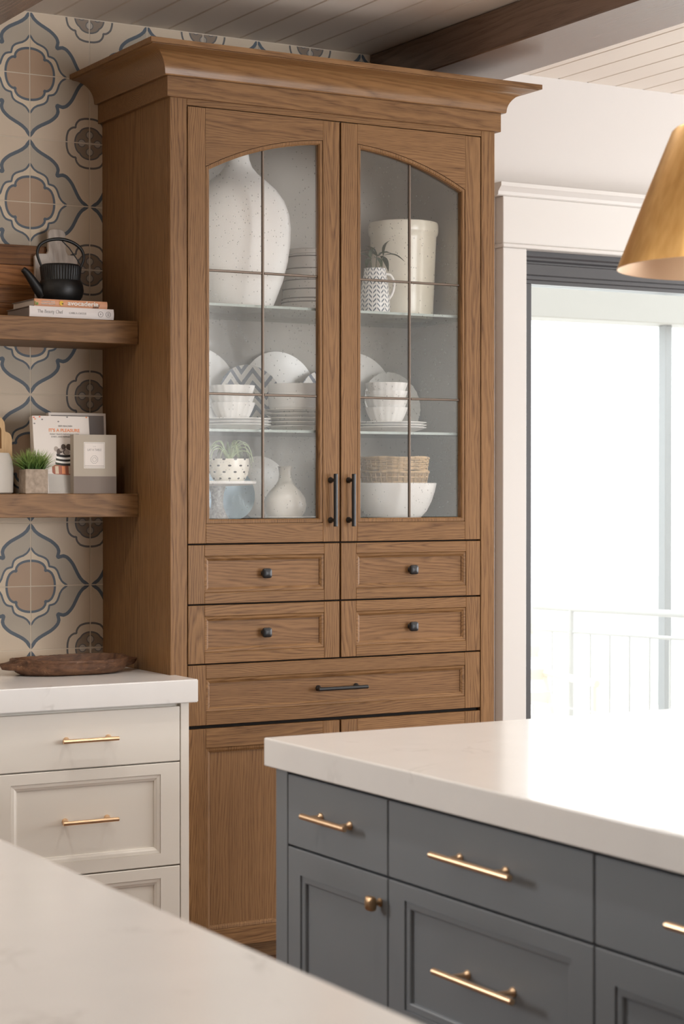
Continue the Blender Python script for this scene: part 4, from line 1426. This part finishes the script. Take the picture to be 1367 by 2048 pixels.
tag(lathe('peach_jar', [(0.0, S3), (0.036, S3), (0.040, S3 + 0.004), (0.040, S3 + 0.09), (0.036, S3 + 0.10), (0.0, S3 + 0.10)], 0.235, 0.330, PEACH, None, 28), 'peach coloured jar half hidden behind the cake stand pedestal', 'jar')
tag(lathe('serving_plate', plate_profile(0.118, S3, 0.015), 0.500, 0.200, CERAM, None, 56), 'low white serving plate under the small bottle vase', 'plate')
zv = S3 + 0.0062
lathe_b = [(0.0, zv), (0.046, zv), (0.052, zv + 0.004), (0.066, zv + 0.026), (0.0695, zv + 0.046), (0.065, zv + 0.068), (0.050, zv + 0.090), (0.032, zv + 0.108), (0.022, zv + 0.125), (0.0185, zv + 0.145), (0.021, zv + 0.163), (0.024, zv + 0.170),
           (0.021, zv + 0.171), (0.015, zv + 0.15), (0.0, zv + 0.14)]
tag(lathe('small_vase', lathe_b, 0.503, 0.205, CERAMW, None, 48), 'small cream bottle vase on the cabinet floor behind the left door', 'vase')
# bowl with two baskets
tag(lathe('serving_bowl', [(0.0, S3 + 0.003), (0.075, S3 + 0.003), (0.08, S3), (0.086, S3 + 0.006), (0.108, S3 + 0.030), (0.124, S3 + 0.062), (0.135, S3 + 0.095), (0.1405, S3 + 0.122), (0.1375, S3 + 0.1235), (0.131, S3 + 0.095), (0.119, S3 + 0.062), (0.10, S3 + 0.032), (0.0, S3 + 0.012)], 0.914, 0.200, CERAM, None, 64),
    'large plain white bowl on the cabinet floor holding woven baskets', 'bowl')
random.seed(5)
def basket(label, x, y, z0, z1, r0, r1):
    t = thing('woven_basket', label, 'basket', (x, y, z0), 'woven baskets in the large bowl')
    lathe('lining', [(0.0, z0), (r0 - 0.004, z0), (r1 - 0.005, z1 - 0.002), (r1 - 0.008, z1 - 0.002), (r0 - 0.008, z0 + 0.003), (0.0, z0 + 0.003)], x, y, RATTAN, t, 40)
    n = 6
    for k in range(n + 1):
        f = k / n
        rr = r0 + (r1 - r0) * f
        top = k == n
        bm = bmesh.new()
        ph = random.uniform(0, 6)
        pts = []
        for i in range(72):
            a = 2 * PI * i / 72
            w = 0.0 if top else 0.0016 * math.sin(18 * a + PI * k)
            pts.append((x + (rr + w) * math.cos(a), y + (rr + w) * math.sin(a), z0 + (z1 - z0) * f + 0.0012 * math.sin(5 * a + ph)))
        bm_tube(bm, pts, 0.0052 if top else 0.0030, 6, True)
        finish('rim' if top else 'weaver', bm, RATTAN, t, 60)
    for i in range(36):
        a = 2 * PI * (i + 0.5) / 36
        tube('stake', [(x + (r0 + 0.0015) * math.cos(a), y + (r0 + 0.0015) * math.sin(a), z0), (x + (r1 + 0.0015) * math.cos(a), y + (r1 + 0.0015) * math.sin(a), z1)], 0.0016, RATTAN, t, 5)
basket('lower woven rattan basket nested in the large white bowl', 0.914, 0.200, S3 + 0.055, S3 + 0.160, 0.092, 0.113)
basket('upper woven rattan basket standing inside the lower basket', 0.914, 0.200, S3 + 0.168, S3 + 0.206, 0.108, 0.1135)

# ------------------------------------------------------------------ upper floating shelf
U = 1.9863
L_ = 1.4493
t = thing('acacia_board', 'dark reddish wooden cutting board of glued strips leaning on the tiles', 'cutting board', (-0.43, 0.47, U))
zz = [U, U + 0.060, U + 0.118, U + 0.182, U + 0.247]
def lean_box(name, x0, x1, z0, z1, yb, th, lean, zbase, mat, parent, bevel=0.001):
    """box standing on zbase leaning back by 'lean' radians; yb = Y of its front bottom edge"""
    bm = bmesh.new()
    bm_box(bm, x0, x1, 0, th, z0 - zbase, z1 - zbase, bevel)
    M = Matrix.Translation((0, yb, zbase)) @ Matrix.Rotation(-lean, 4, 'X')
    bmesh.ops.transform(bm, matrix=M, verts=bm.verts)
    return finish(name, bm, mat, parent)
for a, b in zip(zz, zz[1:]):
    lean_box('strip', -0.66, -0.203, a + 0.0003, b - 0.0003, 0.467, 0.020, 0.08, U, ACACIA, t)
mbp = [(-0.252, 0.0), (-0.108, 0.0), (-0.108, 0.212), (-0.114, 0.220), (-0.140, 0.222), (-0.146, 0.232), (-0.146, 0.288), (-0.152, 0.298), (-0.164, 0.302), (-0.190, 0.302), (-0.200, 0.298), (-0.205, 0.288), (-0.205, 0.232), (-0.211, 0.222), (-0.244, 0.220), (-0.252, 0.212)]
bm = bmesh.new()
bm_prism(bm, [(x, z) for x, z in mbp], 'Y', 0.0, 0.014)
bmesh.ops.bevel(bm, geom=[e for e in bm.edges if e.calc_face_angle(0) > 1.2], offset=0.0015, segments=1, affect='EDGES')
bmesh.ops.transform(bm, matrix=Matrix.Translation((0, 0.4460, U)) @ Matrix.Rotation(-0.078, 4, 'X'), verts=bm.verts)
tag(finish('marble_board', bm, MARBLE), 'pale veined paddle board with handle leaning behind the teapot', 'cutting board')

def flat_book(name, label, x0, x1, y0, y1, z0, z1, spine, cover, pages):
    t = thing(name, label, 'book', ((x0 + x1) / 2, (y0 + y1) / 2, z0))
    c = 0.0025
    box('back_cover', x0, x1, y0 + 0.002, y1, z0, z0 + c, cover, t, 0.0005)
    box('front_cover', x0, x1, y0 + 0.002, y1, z1 - c, z1, cover, t, 0.0005)
    box('pages', x0 + 0.003, x1 - 0.003, y0 + 0.004, y1 - 0.004, z0 + c, z1 - c, pages, t, 0)
    # slightly rounded spine
    n = 8
    pts = []
    for k in range(n + 1):
        f = k / n
        pts.append((y0 + 0.002 - 0.003 * math.sin(PI * f), z0 + (z1 - z0) * f))
    pts += [(y0 + 0.004, z1), (y0 + 0.004, z0)]
    bm = bmesh.new()
    bm_prism(bm, pts, 'X', x0, x1)
    finish('spine', bm, spine, t, 40)
    return t
wb = flat_book('chef_book', 'thick white hardcover book at the bottom of the shelf pile', -0.353, -0.077, 0.2455, 0.445, U, U + 0.0335, SPINEW, GREYBOARD, GREYBOARD)
ys = 0.2435
text_mesh('spine_title', 'The Beauty Chef', 0.0155, -0.328, ys, U + 0.0130, INKGL, wb, width=0.082, depth=0.0006)
text_mesh('author_text', 'CARLA OATES', 0.0085, -0.226, ys, U + 0.0135, INKGL, wb, width=0.056, depth=0.0006)
for cx in (-0.1215, -0.0965):
    bm = bmesh.new()
    bm_tube(bm, [(cx + 0.0080 * math.cos(a * PI / 10), ys, U + 0.0165 + 0.0082 * math.sin(a * PI / 10)) for a in range(20)], 0.0006, 5, True)
    if cx < -0.11:
        bm_prism(bm, [(cx - 0.0012, U + 0.0135), (cx + 0.002, U + 0.0165), (cx - 0.0012, U + 0.0200)], 'Y', ys - 0.0004, ys + 0.0004)
    else:
        for dz in (-0.003, 0.0, 0.003):
            bm_box(bm, cx - 0.0030, cx + 0.0030, ys - 0.0004, ys + 0.0004, U + 0.0165 + dz - 0.0006, U + 0.0165 + dz + 0.0006)
    finish('spine_emblem', bm, INKG, wb)
UO = U + 0.0338
ob = flat_book('avocado_book', 'peach orange cookbook lying under the black teapot', -0.336, -0.097, 0.2495, 0.440, UO, UO + 0.0225, SPINEO, GREYBOARD, PAPER)
ys = 0.2475
text_mesh('spine_title', 'avocaderia', 0.0195, -0.229, ys, UO + 0.0065, INKW, ob, width=0.101, bold=0.0004, depth=0.0006)
text_mesh('author_text', 'ALESSANDRO BIGGI', 0.0062, -0.314, ys, UO + 0.0125, INKW, ob, width=0.043, depth=0.0006)
text_mesh('author_text', 'FRANCESCO BRACHETTI', 0.0062, -0.314, ys, UO + 0.0055, INKW, ob, width=0.043, depth=0.0006)
bm = bmesh.new()
bm_prism(bm, [(-0.2495 + 0.0066 * math.cos(a * PI / 12), UO + 0.0112 + 0.0072 * math.sin(a * PI / 12)) for a in range(24)], 'Y', ys - 0.0005, ys + 0.0005)
finish('yellow_fruit_mark', bm, INKY, ob)
bm = bmesh.new()
bm_prism(bm, [(-0.250, UO + 0.0095), (-0.2435, UO + 0.0125), (-0.2435, UO + 0.0075)], 'Y', ys - 0.0008, ys + 0.0002)
finish('fruit_stone_mark', bm, INKB, ob)
box('green_spine_mark', -0.335, -0.3325, ys - 0.0003, ys + 0.001, UO + 0.003, UO + 0.014, INKGR, ob, 0)
box('green_spine_mark', -0.330, -0.3245, ys - 0.0003, ys + 0.001, UO + 0.003, UO + 0.011, INKGR, ob, 0)
bm = bmesh.new()
for k in range(5):
    x = -0.146 + k * 0.004
    bm_prism(bm, [(x, UO + 0.0005), (x + 0.0012, UO + 0.0005), (x + 0.005 + k * 0.0006, UO + 0.007 + k * 0.0015), (x + 0.0042 + k * 0.0006, UO + 0.007 + k * 0.0015)], 'Y', ys - 0.0007, ys + 0.0003)
finish('sprig_mark', bm, INKB, ob)

# cast iron teapot
TX, TY, TZ = -0.2125, 0.345, UO + 0.0228
t = thing('teapot', 'black ribbed cast iron teapot with arched handle on the peach book', 'teapot', (TX, TY, TZ))
prof = [(0.0, TZ + 0.002), (0.050, TZ + 0.002), (0.054, TZ), (0.058, TZ + 0.004), (0.067, TZ + 0.018), (0.0715, TZ + 0.036), (0.069, TZ + 0.055), (0.062, TZ + 0.067)]
lathe('belly', prof + [(0.0, TZ + 0.067)], TX, TY, IRON, t, 64)
bm = bmesh.new()
bm_lathe(bm, [(0.0, TZ + 0.0671), (0.060, TZ + 0.0671), (0.0595, TZ + 0.072), (0.0615, TZ + 0.090), (0.0635, TZ + 0.108), (0.062, TZ + 0.112), (0.0, TZ + 0.112)], TX, TY, 144, lobes=48, amp=0.018)
finish('ribbed_collar', bm, IRON, t, 60)
lathe('lid', [(0.0605, TZ + 0.1121), (0.057, TZ + 0.117), (0.02, TZ + 0.120), (0.0, TZ + 0.120)], TX, TY, IRON, t, 40)
sp_ = spline([(TX - 0.058, TY, TZ + 0.022), (TX - 0.074, TY, TZ + 0.038), (TX - 0.095, TY, TZ + 0.066), (TX - 0.113, TY, TZ + 0.088), (TX - 0.124, TY, TZ + 0.097)], 6)
tube('spout', sp_, [0.021 - 0.0125 * (i / (len(sp_) - 1)) ** 0.75 for i in range(len(sp_))], IRON, t, 16)
hp_ = spline([(TX - 0.060, TY, TZ + 0.104), (TX - 0.070, TY, TZ + 0.124), (TX - 0.077, TY, TZ + 0.150), (TX - 0.068, TY, TZ + 0.175), (TX - 0.040, TY, TZ + 0.191), (TX, TY, TZ + 0.197), (TX + 0.040, TY, TZ + 0.189), (TX + 0.068, TY, TZ + 0.170), (TX + 0.077, TY, TZ + 0.145), (TX + 0.071, TY, TZ + 0.122), (TX + 0.060, TY, TZ + 0.104)], 6)
nn = len(hp_) - 1
tube('handle', hp_, [0.0032 + 0.0022 * math.sin(PI * i / nn) for i in range(nn + 1)], IRON, t, 10)
tube('handle_stay', [(TX + 0.004, TY, TZ + 0.193), (TX + 0.030, TY, TZ + 0.170), (TX + 0.066, TY, TZ + 0.122)], 0.0019, IRON, t, 8)
for s in (-1, 1):
    tube('handle_lug', [(TX + s * 0.060, TY, TZ + 0.098), (TX + s * 0.0605, TY, TZ + 0.113)], 0.0052, IRON, t, 10)

# ------------------------------------------------------------------ lower floating shelf
def stand_book(name, label, x0, x1, yb, th, h, lean, cover, pages):
    t = thing(name, label, 'book', ((x0 + x1) / 2, yb + th / 2, L_))
    M = Matrix.Translation((0, yb, L_)) @ Matrix.Rotation(-lean, 4, 'X')
    def bx_(nm, a0, a1, b0, b1, c0, c1, m, bev=0.0006):
        bm = bmesh.new()
        bm_box(bm, a0, a1, b0, b1, c0, c1, bev)
        bmesh.ops.transform(bm, matrix=M, verts=bm.verts)
        return finish(nm, bm, m, t)
    bx_('front_cover', x0, x1, 0, 0.0028, 0, h, cover)
    bx_('back_cover', x0, x1, th - 0.0028, th, 0.0, h, cover)
    bx_('spine', x0, x0 + 0.003, 0.0028, th - 0.0028, 0.0, h, cover)
    bx_('pages', x0 + 0.003, x1 - 0.003, 0.0028, th - 0.0028, 0.003, h - 0.003, pages, 0)
    def flat(nm, pts, m, d=0.0004, lift=0.0):
        bm = bmesh.new()
        bm_prism(bm, pts, 'Y', -d - lift, 0.0002)
        bmesh.ops.transform(bm, matrix=M, verts=bm.verts)
        return finish(nm, bm, m, t)
    def txt(nm, body, size, x, z, m, w, align='CENTER', bold=0.0):
        p = M @ Vector((x, -0.0005, z))
        return text_mesh(nm, body, size, p.x, p.y, p.z, m, t, align, w, Matrix.Rotation(-lean, 4, 'X'), bold, 0.0003)
    return t, flat, txt
def rect(x0, x1, z0, z1):
    return [(x0, z0), (x1, z0), (x1, z1), (x0, z1)]
def ell(cx, cz, a, b, n=28, t0=0, t1=2 * PI):
    return [(cx + a * math.cos(t0 + (t1 - t0) * k / n), cz + b * math.sin(t0 + (t1 - t0) * k / n)) for k in range(n if t1 - t0 > 6.2 else n + 1)]

# grey picture book at the back
t, flat, txt = stand_book('grey_cookbook', 'grey cookbook with white border standing at the back of the lower shelf', -0.224, -0.030, 0.405, 0.022, 0.2555, 0.06, COVERW, PAPER)
flat('cover_picture', rect(-0.216, -0.0375, 0.008, 0.2475), COVERG)
txt('cover_text', 'FRESH', 0.012, -0.10, 0.222, INKG, 0.035)
flat('pear_picture', ell(-0.076, 0.162, 0.016, 0.018), INKGR, 0.0006)
# white dessert book
bx0, bx1 = -0.3105, -0.1235
t, flat, txt = stand_book('dessert_cookbook', "white cookbook with a striped layer cake on its cover", bx0, bx1, 0.300, 0.026, 0.2435, 0.15, COVERW, PAPER)
xc = (bx0 + bx1) / 2 + 0.013
txt('author_text', 'VIRPI MIKKONEN', 0.0075, xc, 0.2095, INKG, 0.047)
txt('cover_title', "IT'S A PLEASURE", 0.0135, xc - 0.004, 0.194, INKO, 0.102, bold=0.0004)
txt('cover_text', 'SWEET TREATS WITHOUT GLUTEN,', 0.0065, xc - 0.003, 0.184, INKG, 0.098)
txt('cover_text', 'DAIRY, AND REFINED SUGAR', 0.0065, xc - 0.004, 0.176, INKG, 0.088)
cxk = -0.209
flat('cake_stand_picture', rect(cxk - 0.060, cxk + 0.060, 0.003, 0.062), plain('print_grey_white', (0.50, 0.46, 0.41), 0.6), 0.0003)
flat('cake_fruit_ring', [(cxk - 0.046, 0.066), (cxk - 0.040, 0.061), (cxk, 0.058), (cxk + 0.040, 0.061), (cxk + 0.046, 0.066), (cxk + 0.046, 0.085), (cxk + 0.036, 0.090), (cxk - 0.036, 0.090), (cxk - 0.046, 0.085)], plain('print_fig_red', (0.36, 0.12, 0.07), 0.6), 0.0004)
for k in range(4):
    flat('cake_fig_slice', rect(cxk - 0.036 + k * 0.022, cxk - 0.025 + k * 0.022, 0.062, 0.086), INKO if k % 2 else plain('print_cream', (0.66, 0.52, 0.38), 0.6), 0.0006)
for k, (zc, m) in enumerate(((0.091, INKB), (0.098, INKW), (0.104, INKB), (0.1105, INKW), (0.117, INKB))):
    wv = 0.034 - 0.0012 * k
    pts = [(cxk - wv + 2 * wv * i / 8, zc - 0.004 * math.sin(PI * i / 8)) for i in range(9)]
    pts += [(x, z + 0.0078) for x, z in pts[::-1]]
    flat('cake_layer', pts, m, 0.0005 + 0.0001 * k)
random.seed(3)
figm = plain('print_fruit_brown', (0.10, 0.07, 0.055), 0.6)
for k in range(11):
    flat('cake_topping', ell(cxk - 0.028 + 0.0057 * k + random.uniform(-.002, .002), 0.129 + random.uniform(0, 0.020), random.uniform(0.006, 0.010), random.uniform(0.006, 0.010), 12), figm if k % 3 else plain('print_pale_fruit', (0.42, 0.35, 0.30), 0.6), 0.0004 + 0.0001 * k)
for x, z, m in ((bx0 + 0.005, 0.238, INKR), (bx0 + 0.009, 0.233, INKO), (bx0 + 0.024, 0.240, INKR), (bx0 + 0.032, 0.232, INKG), (bx0 + 0.085, 0.226, INKG), (bx0 + 0.115, 0.2405, INKG), (bx0 + 0.006, 0.219, INKG), (bx1 - 0.008, 0.2405, INKO)):
    flat('berry_print', ell(x, z, 0.0032, 0.0022, 10), m)
# taupe boxed book in front
tx0, tx1 = -0.2025, -0.0605
t, flat, txt = stand_book('taupe_book', 'small taupe cloth book with a square cream label on the lower shelf', tx0, tx1, 0.266, 0.028, 0.1825, 0.0, TAUPE, PAPER)
flat('lower_band', rect(tx0, tx1, 0.0, 0.0535), TAUPED, 0.0003)
lx0, lx1, lz0, lz1 = -0.1685, -0.0995, 0.0785, 0.159
flat('label_border', rect(lx0, lx1, lz0, lz1), INKW, 0.0003)
flat('label_line', rect(lx0 + 0.0016, lx1 - 0.0016, lz0 + 0.0016, lz1 - 0.0016), TAUPED, 0.0004)
flat('label_paper', rect(lx0 + 0.0026, lx1 - 0.0026, lz0 + 0.0078, lz1 - 0.0026), COVERW, 0.0005)
flat('label_paper', rect(lx0 + 0.0026, lx1 - 0.0026, lz0 + 0.0026, lz0 + 0.0066), COVERW, 0.0005)
lc = (lx0 + lx1) / 2
txt('label_text', 'THE', 0.005, lc, 0.1440, INKGL, 0.011)
txt('label_title', "LAY A TABLE", 0.0095, lc, 0.1325, INKG, 0.046)
bm = bmesh.new()
yl = 0.266 - 0.0006
bm_tube(bm, [(lc + 0.0125 * math.cos(a * PI / 4 + PI / 8) , yl, L_ + 0.1055 + 0.0125 * math.sin(a * PI / 4 + PI / 8)) for a in range(8)], 0.0005, 5, True)
bm_tube(bm, [(lc + (0.0065 + 0.0015 * math.cos(3 * a)) * math.cos(a * PI / 8), yl, L_ + 0.1055 + 0.0065 * math.sin(a * PI / 8)) for a in range(16)], 0.00045, 5, True)
finish('label_emblem', bm, INKG, t)
# grass in a concrete cube pot
gx0, gx1, gy0, gy1 = -0.352, -0.2795, 0.2800, 0.3560
gx0, gx1, gy0, gy1 = -0.3700, -0.2975, 0.2370, 0.2960
t = thing('grass_plant', 'small tuft of green artificial grass in a square concrete pot', 'plant', (-0.334, 0.267, L_))
bm = bmesh.new()
bm_box(bm, gx0, gx1, gy0, gy1, L_, L_ + 0.0745, 0.002)
bm2 = [f for f in bm.faces if f.normal.z > 0.9]
top = max(bm.faces, key=lambda f: f.calc_center_median().z)
r_ = bmesh.ops.inset_region(bm, faces=[top], thickness=0.006)
bmesh.ops.translate(bm, verts=top.verts, vec=(0, 0, -0.012))
finish('pot', bm, CONC, t)
random.seed(21)
bm = bmesh.new()
uvl = bm.loops.layers.uv.new('UVMap')
gcx, gcy = (gx0 + gx1) / 2, (gy0 + gy1) / 2
for k in range(460):
    bx = gcx + random.uniform(-0.026, 0.026)
    by = gcy + random.uniform(-0.018, 0.018)
    ang = random.uniform(0, 2 * PI)
    out = Vector(((bx - gcx) * 1.5 + random.gauss(0, 0.027), (by - gcy) * 1.2 + random.gauss(0, 0.015), 0))
    h = random.uniform(0.055, 0.094) - out.length * 0.45
    w = random.uniform(0.0013, 0.0023)
    side = Vector((math.cos(ang), math.sin(ang), 0))
    rows = []
    for q in range(5):
        f = q / 4
        c = Vector((bx, by, L_ + 0.063)) + out * (f ** 1.6) + Vector((0, 0, h * (f - 0.12 * f * f)))
        ww = w * (1 - f ** 2 * 0.95)
        rows.append((bm.verts.new(c - side * ww), bm.verts.new(c + side * ww), f))
    for a, b in zip(rows, rows[1:]):
        f_ = bm.faces.new((a[0], a[1], b[1], b[0]))
        for l, ff in zip(f_.loops, (a[2], a[2], b[2], b[2])):
            l[uvl].uv = (0.5, ff)
bl = finish('grass_blades', bm, BLADE, t)
bl['kind'] = 'stuff'
# canister, paddle board with looped handle, brown jar
tag(lathe('canister', [(0.0, L_), (0.060, L_), (0.065, L_ + 0.004), (0.066, L_ + 0.075), (0.063, L_ + 0.098), (0.056, L_ + 0.117), (0.052, L_ + 0.124), (0.047, L_ + 0.124), (0.055, L_ + 0.09), (0.0, L_ + 0.02)], -0.4485, 0.318, CANW, None, 48),
    'off-white ceramic canister at the left end of the lower shelf', 'canister')
bm = bmesh.new()
pc = -0.412
outl = [(pc - 0.062, 0.0), (pc + 0.062, 0.0), (pc + 0.062, 0.170)]
outl += [(pc + 0.062 - 0.020 * (1 - math.cos(a * PI / 8)), 0.170 + 0.022 * math.sin(a * PI / 8)) for a in range(1, 5)]
outl += [(pc + 0.040, 0.200)]
outl += [(pc + 0.040 * math.cos(a * PI / 10), 0.212 + 0.034 * math.sin(a * PI / 10)) for a in range(0, 11)]
outl += [(pc - 0.040, 0.200), (pc - 0.042, 0.192), (pc - 0.062, 0.170)]
hole = [(pc + 0.028 * math.cos(a * PI / 8), 0.196 + 0.020 * math.sin(a * PI / 8)) for a in range(9)] + [(pc - 0.028, 0.140), (pc + 0.028, 0.140)]
vo_ = {}
for y in (0.0, 0.014):
    eo = [bm.verts.new((x, y, z)) for x, z in outl]
    ei = [bm.verts.new((x, y, z)) for x, z in hole]
    ed = [bm.edges.new((l[i], l[(i + 1) % len(l)])) for l in (eo, ei) for i in range(len(l))]
    bmesh.ops.triangle_fill(bm, use_beauty=True, use_dissolve=False, edges=ed)
    vo_[y] = (eo, ei)
for q in (0, 1):
    a, b = vo_[0.0][q], vo_[0.014][q]
    for i in range(len(a)):
        bm.faces.new((a[i], a[(i + 1) % len(a)], b[(i + 1) % len(a)], b[i]))
bmesh.ops.recalc_face_normals(bm, faces=bm.faces)
bmesh.ops.transform(bm, matrix=Matrix.Translation((0, 0.398, L_)) @ Matrix.Rotation(-0.05, 4, 'X'), verts=bm.verts)
tag(finish('paddle_board', bm, MAPLE), 'light maple board with a looped handle behind the canister', 'cutting board')
tag(lathe('brown_jar', [(0.0, L_), (0.034, L_), (0.038, L_ + 0.004), (0.040, L_ + 0.10), (0.040, L_ + 0.19), (0.036, L_ + 0.205), (0.0, L_ + 0.208)], -0.400, 0.470, BROWNJ, None, 40), 'glossy brown jar seen through the looped board handle', 'jar')

# ------------------------------------------------------------------ dough bowl on the counter
t = None
bm = bmesh.new()
BXc, BYc, BZ = -0.236, 0.222, CT + 0.0003
def bowl_ring(a_len, b_wid, z, tips):
    ring = []
    for i in range(64):
        a = 2 * PI * i / 64
        ca, sa = math.cos(a), math.sin(a)
        e = 2.5
        q = (abs(ca) ** e + abs(sa) ** e) ** (-1 / e)
        x, y = a_len * ca * q, b_wid * sa * q
        lug = max(0.0, 1 - abs(sa) / 0.36)
        x += math.copysign(tips * lug ** 0.6, ca) if lug > 0 else 0
        wob = 0.0025 * math.sin(3 * a + 1) + 0.0018 * math.sin(7 * a)
        ring.append(bm.verts.new((BXc + x + wob, BYc + y + wob * 0.6, BZ + z + 0.002 * math.sin(2 * a + 0.5) * (z / 0.045))))
    return ring
R_ = [bowl_ring(0.148, 0.096, 0.0, 0), bowl_ring(0.164, 0.110, 0.006, 0), bowl_ring(0.172, 0.116, 0.014, 0.004), bowl_ring(0.174, 0.118, 0.018, 0.040), bowl_ring(0.178, 0.121, 0.036, 0.047), bowl_ring(0.180, 0.123, 0.040, 0.010), bowl_ring(0.181, 0.124, 0.047, 0.004),
      bowl_ring(0.169, 0.112, 0.047, 0.002), bowl_ring(0.162, 0.105, 0.030, 0), bowl_ring(0.140, 0.088, 0.012, 0)]
for a, b in zip(R_, R_[1:]):
    for i in range(64):
        bm.faces.new((a[i], a[(i + 1) % 64], b[(i + 1) % 64], b[i]))
bm.faces.new(R_[0][::-1])
bm.faces.new(R_[-1])
bmesh.ops.recalc_face_normals(bm, faces=bm.faces)
bmesh.ops.subdivide_edges(bm, edges=bm.edges[:], cuts=1, use_grid_fill=True)
random.seed(9)
for v in bm.verts:
    if v.co.z > BZ + 0.003:
        v.co += Vector((random.gauss(0, 0.0007), random.gauss(0, 0.0007), random.gauss(0, 0.0006)))
tag(finish('dough_bowl', bm, OLDWOOD, None, 40), 'long rustic carved wooden dough bowl with lug handles on the counter', 'bowl')
# ------------------------------------------------------------------ outside the patio door
DECK = plain('deck_boards', (0.55, 0.53, 0.50), 0.7)
RAILM = plain('pale_metal_rail', (0.48, 0.485, 0.49), 0.5)
POSTM = plain('porch_paint', (0.33, 0.318, 0.30), 0.6)
POSTG = plain('porch_post_grey', (0.25, 0.257, 0.265), 0.5)
STONE = plain('pale_boulder', (0.7, 0.7, 0.7), 0.85, var=0.35, vscale=3)
SNOW = plain('pale_ground', (0.8, 0.8, 0.8), 0.9)
CHAIRM = plain('pale_teak', (0.68, 0.65, 0.58), 0.6)
g = struct(box('ground', -6, 40, 0.70, 60, -0.9, -0.6, SNOW, None, 0))
deck = box('patio_deck', 0.9, 6.2, 0.70, 6.2, -0.25, -0.06, DECK, None, 0)
struct(deck)
pb = None
for k in range(36):
    if pb is None:
        pb = box('deck_board', 0.9, 6.2, 0.705, 0.845, -0.06, -0.035, DECK, deck, 0.002)
    else:
        again(pb, (0, k * 0.146, 0), deck)
# porch beam and post
tag(box('porch_beam', 0.6, 8.0, 2.55, 2.75, 2.312, 2.80, POSTM, None, 0.005), 'pale porch beam across the top of the glass door view', 'beam')
PP = 4.065
t = thing('porch_post', 'slim grey porch post standing right of the door glass', 'post', (PP, 2.65, -0.035))
box('shaft', PP - 0.022, PP + 0.022, 2.62, 2.68, 0.0, 2.312, POSTG, t, 0.003)
box('foot_plate', PP - 0.05, PP + 0.05, 2.59, 2.71, -0.0345, 0.0, POSTG, t, 0.003)
# railing, running away obliquely
t = thing('railing', 'thin metal deck railing seen through the patio door', 'railing', (3.1, 2.0, -0.035))
A, B = Vector((2.62, 3.60, 0)), Vector((3.30, 1.24, 0))
dv = (B - A).normalized()
for z, r in ((0.90, 0.016), (0.79, 0.008), (0.06, 0.010)):
    tube('rail', [A + Vector((0, 0, z)), B + Vector((0, 0, z))], r, RAILM, t, 8)
L = (B - A).length
n = int(L / 0.11)
for k in range(n + 1):
    p = A + dv * (L * k / n)
    big = k % 7 == 0
    tube('rail_post' if big else 'baluster', [p + Vector((0, 0, -0.035 if big else 0.06)), p + Vector((0, 0, 0.90 if big else 0.79))], 0.014 if big else 0.005, RAILM, t, 8)
# slatted garden chair on the deck
t = thing('garden_chair', 'slatted garden chair faintly visible on the sunlit deck', 'chair', (2.72, 2.2, -0.035))
def gb(nm, p, q, w, d):
    p, q = Vector(p), Vector(q)
    tube(nm, [p, q], w, CHAIRM, t, 6)
cx0, cx1, cy = 2.48, 2.94, 1.95
for x in (cx0, cx1):
    gb('leg', (x, cy - 0.22, -0.035), (x, cy - 0.18, 0.42), 0.016, 0)
    gb('leg', (x, cy + 0.30, -0.035), (x, cy + 0.12, 0.40), 0.016, 0)
    gb('back_post', (x, cy + 0.12, 0.36), (x, cy + 0.34, 0.92), 0.016, 0)
    gb('armrest', (x, cy - 0.2, 0.58), (x, cy + 0.22, 0.60), 0.018, 0)
    gb('arm_support', (x, cy - 0.18, 0.38), (x, cy - 0.18, 0.58), 0.014, 0)
for k in range(5):
    f = k / 4
    box('back_slat', cx0, cx1, cy + 0.155 + 0.17 * f, cy + 0.170 + 0.17 * f, 0.46 + 0.42 * f, 0.515 + 0.42 * f, CHAIRM, t, 0.003)
    box('seat_slat', cx0, cx1, cy - 0.20 + 0.07 * k, cy - 0.14 + 0.07 * k, 0.395, 0.415, CHAIRM, t, 0.003)
# boulders on the bank beyond
random.seed(4)
def boulder(x, y, z, s, lab):
    bm = bmesh.new()
    bmesh.ops.create_icosphere(bm, subdivisions=3, radius=1.0)
    k1, k2 = random.uniform(0, 9), random.uniform(0, 9)
    for v in bm.verts:
        c = v.co
        n = 0.16 * math.sin(2.3 * c.x + k1) * math.cos(2.9 * c.y + k2) + 0.10 * math.sin(4.1 * c.z + k1 + c.x * 3)
        v.co = Vector((c.x * s[0], c.y * s[1], c.z * s[2])) * (1 + n) + Vector((x, y, z))
    tag(finish('boulder', bm, STONE, None, 50), lab, 'boulder', 'boulders on the bank beyond the deck')
for x, y, z, s, lab in ((5.6, 9.3, 0.0, (0.75, 0.8, 0.75), 'pale boulder on the bank, left through the door glass'), (7.5, 9.6, 0.05, (0.7, 0.7, 0.85), 'pale boulder on the bank, middle through the door glass'),
                        (9.3, 9.4, 0.05, (0.75, 0.8, 0.8), 'pale boulder on the bank, right through the door glass'), (6.4, 12.2, 0.2, (0.9, 0.7, 1.0), 'pale boulder higher on the bank beyond the deck')):
    boulder(x, y, z, s, lab)
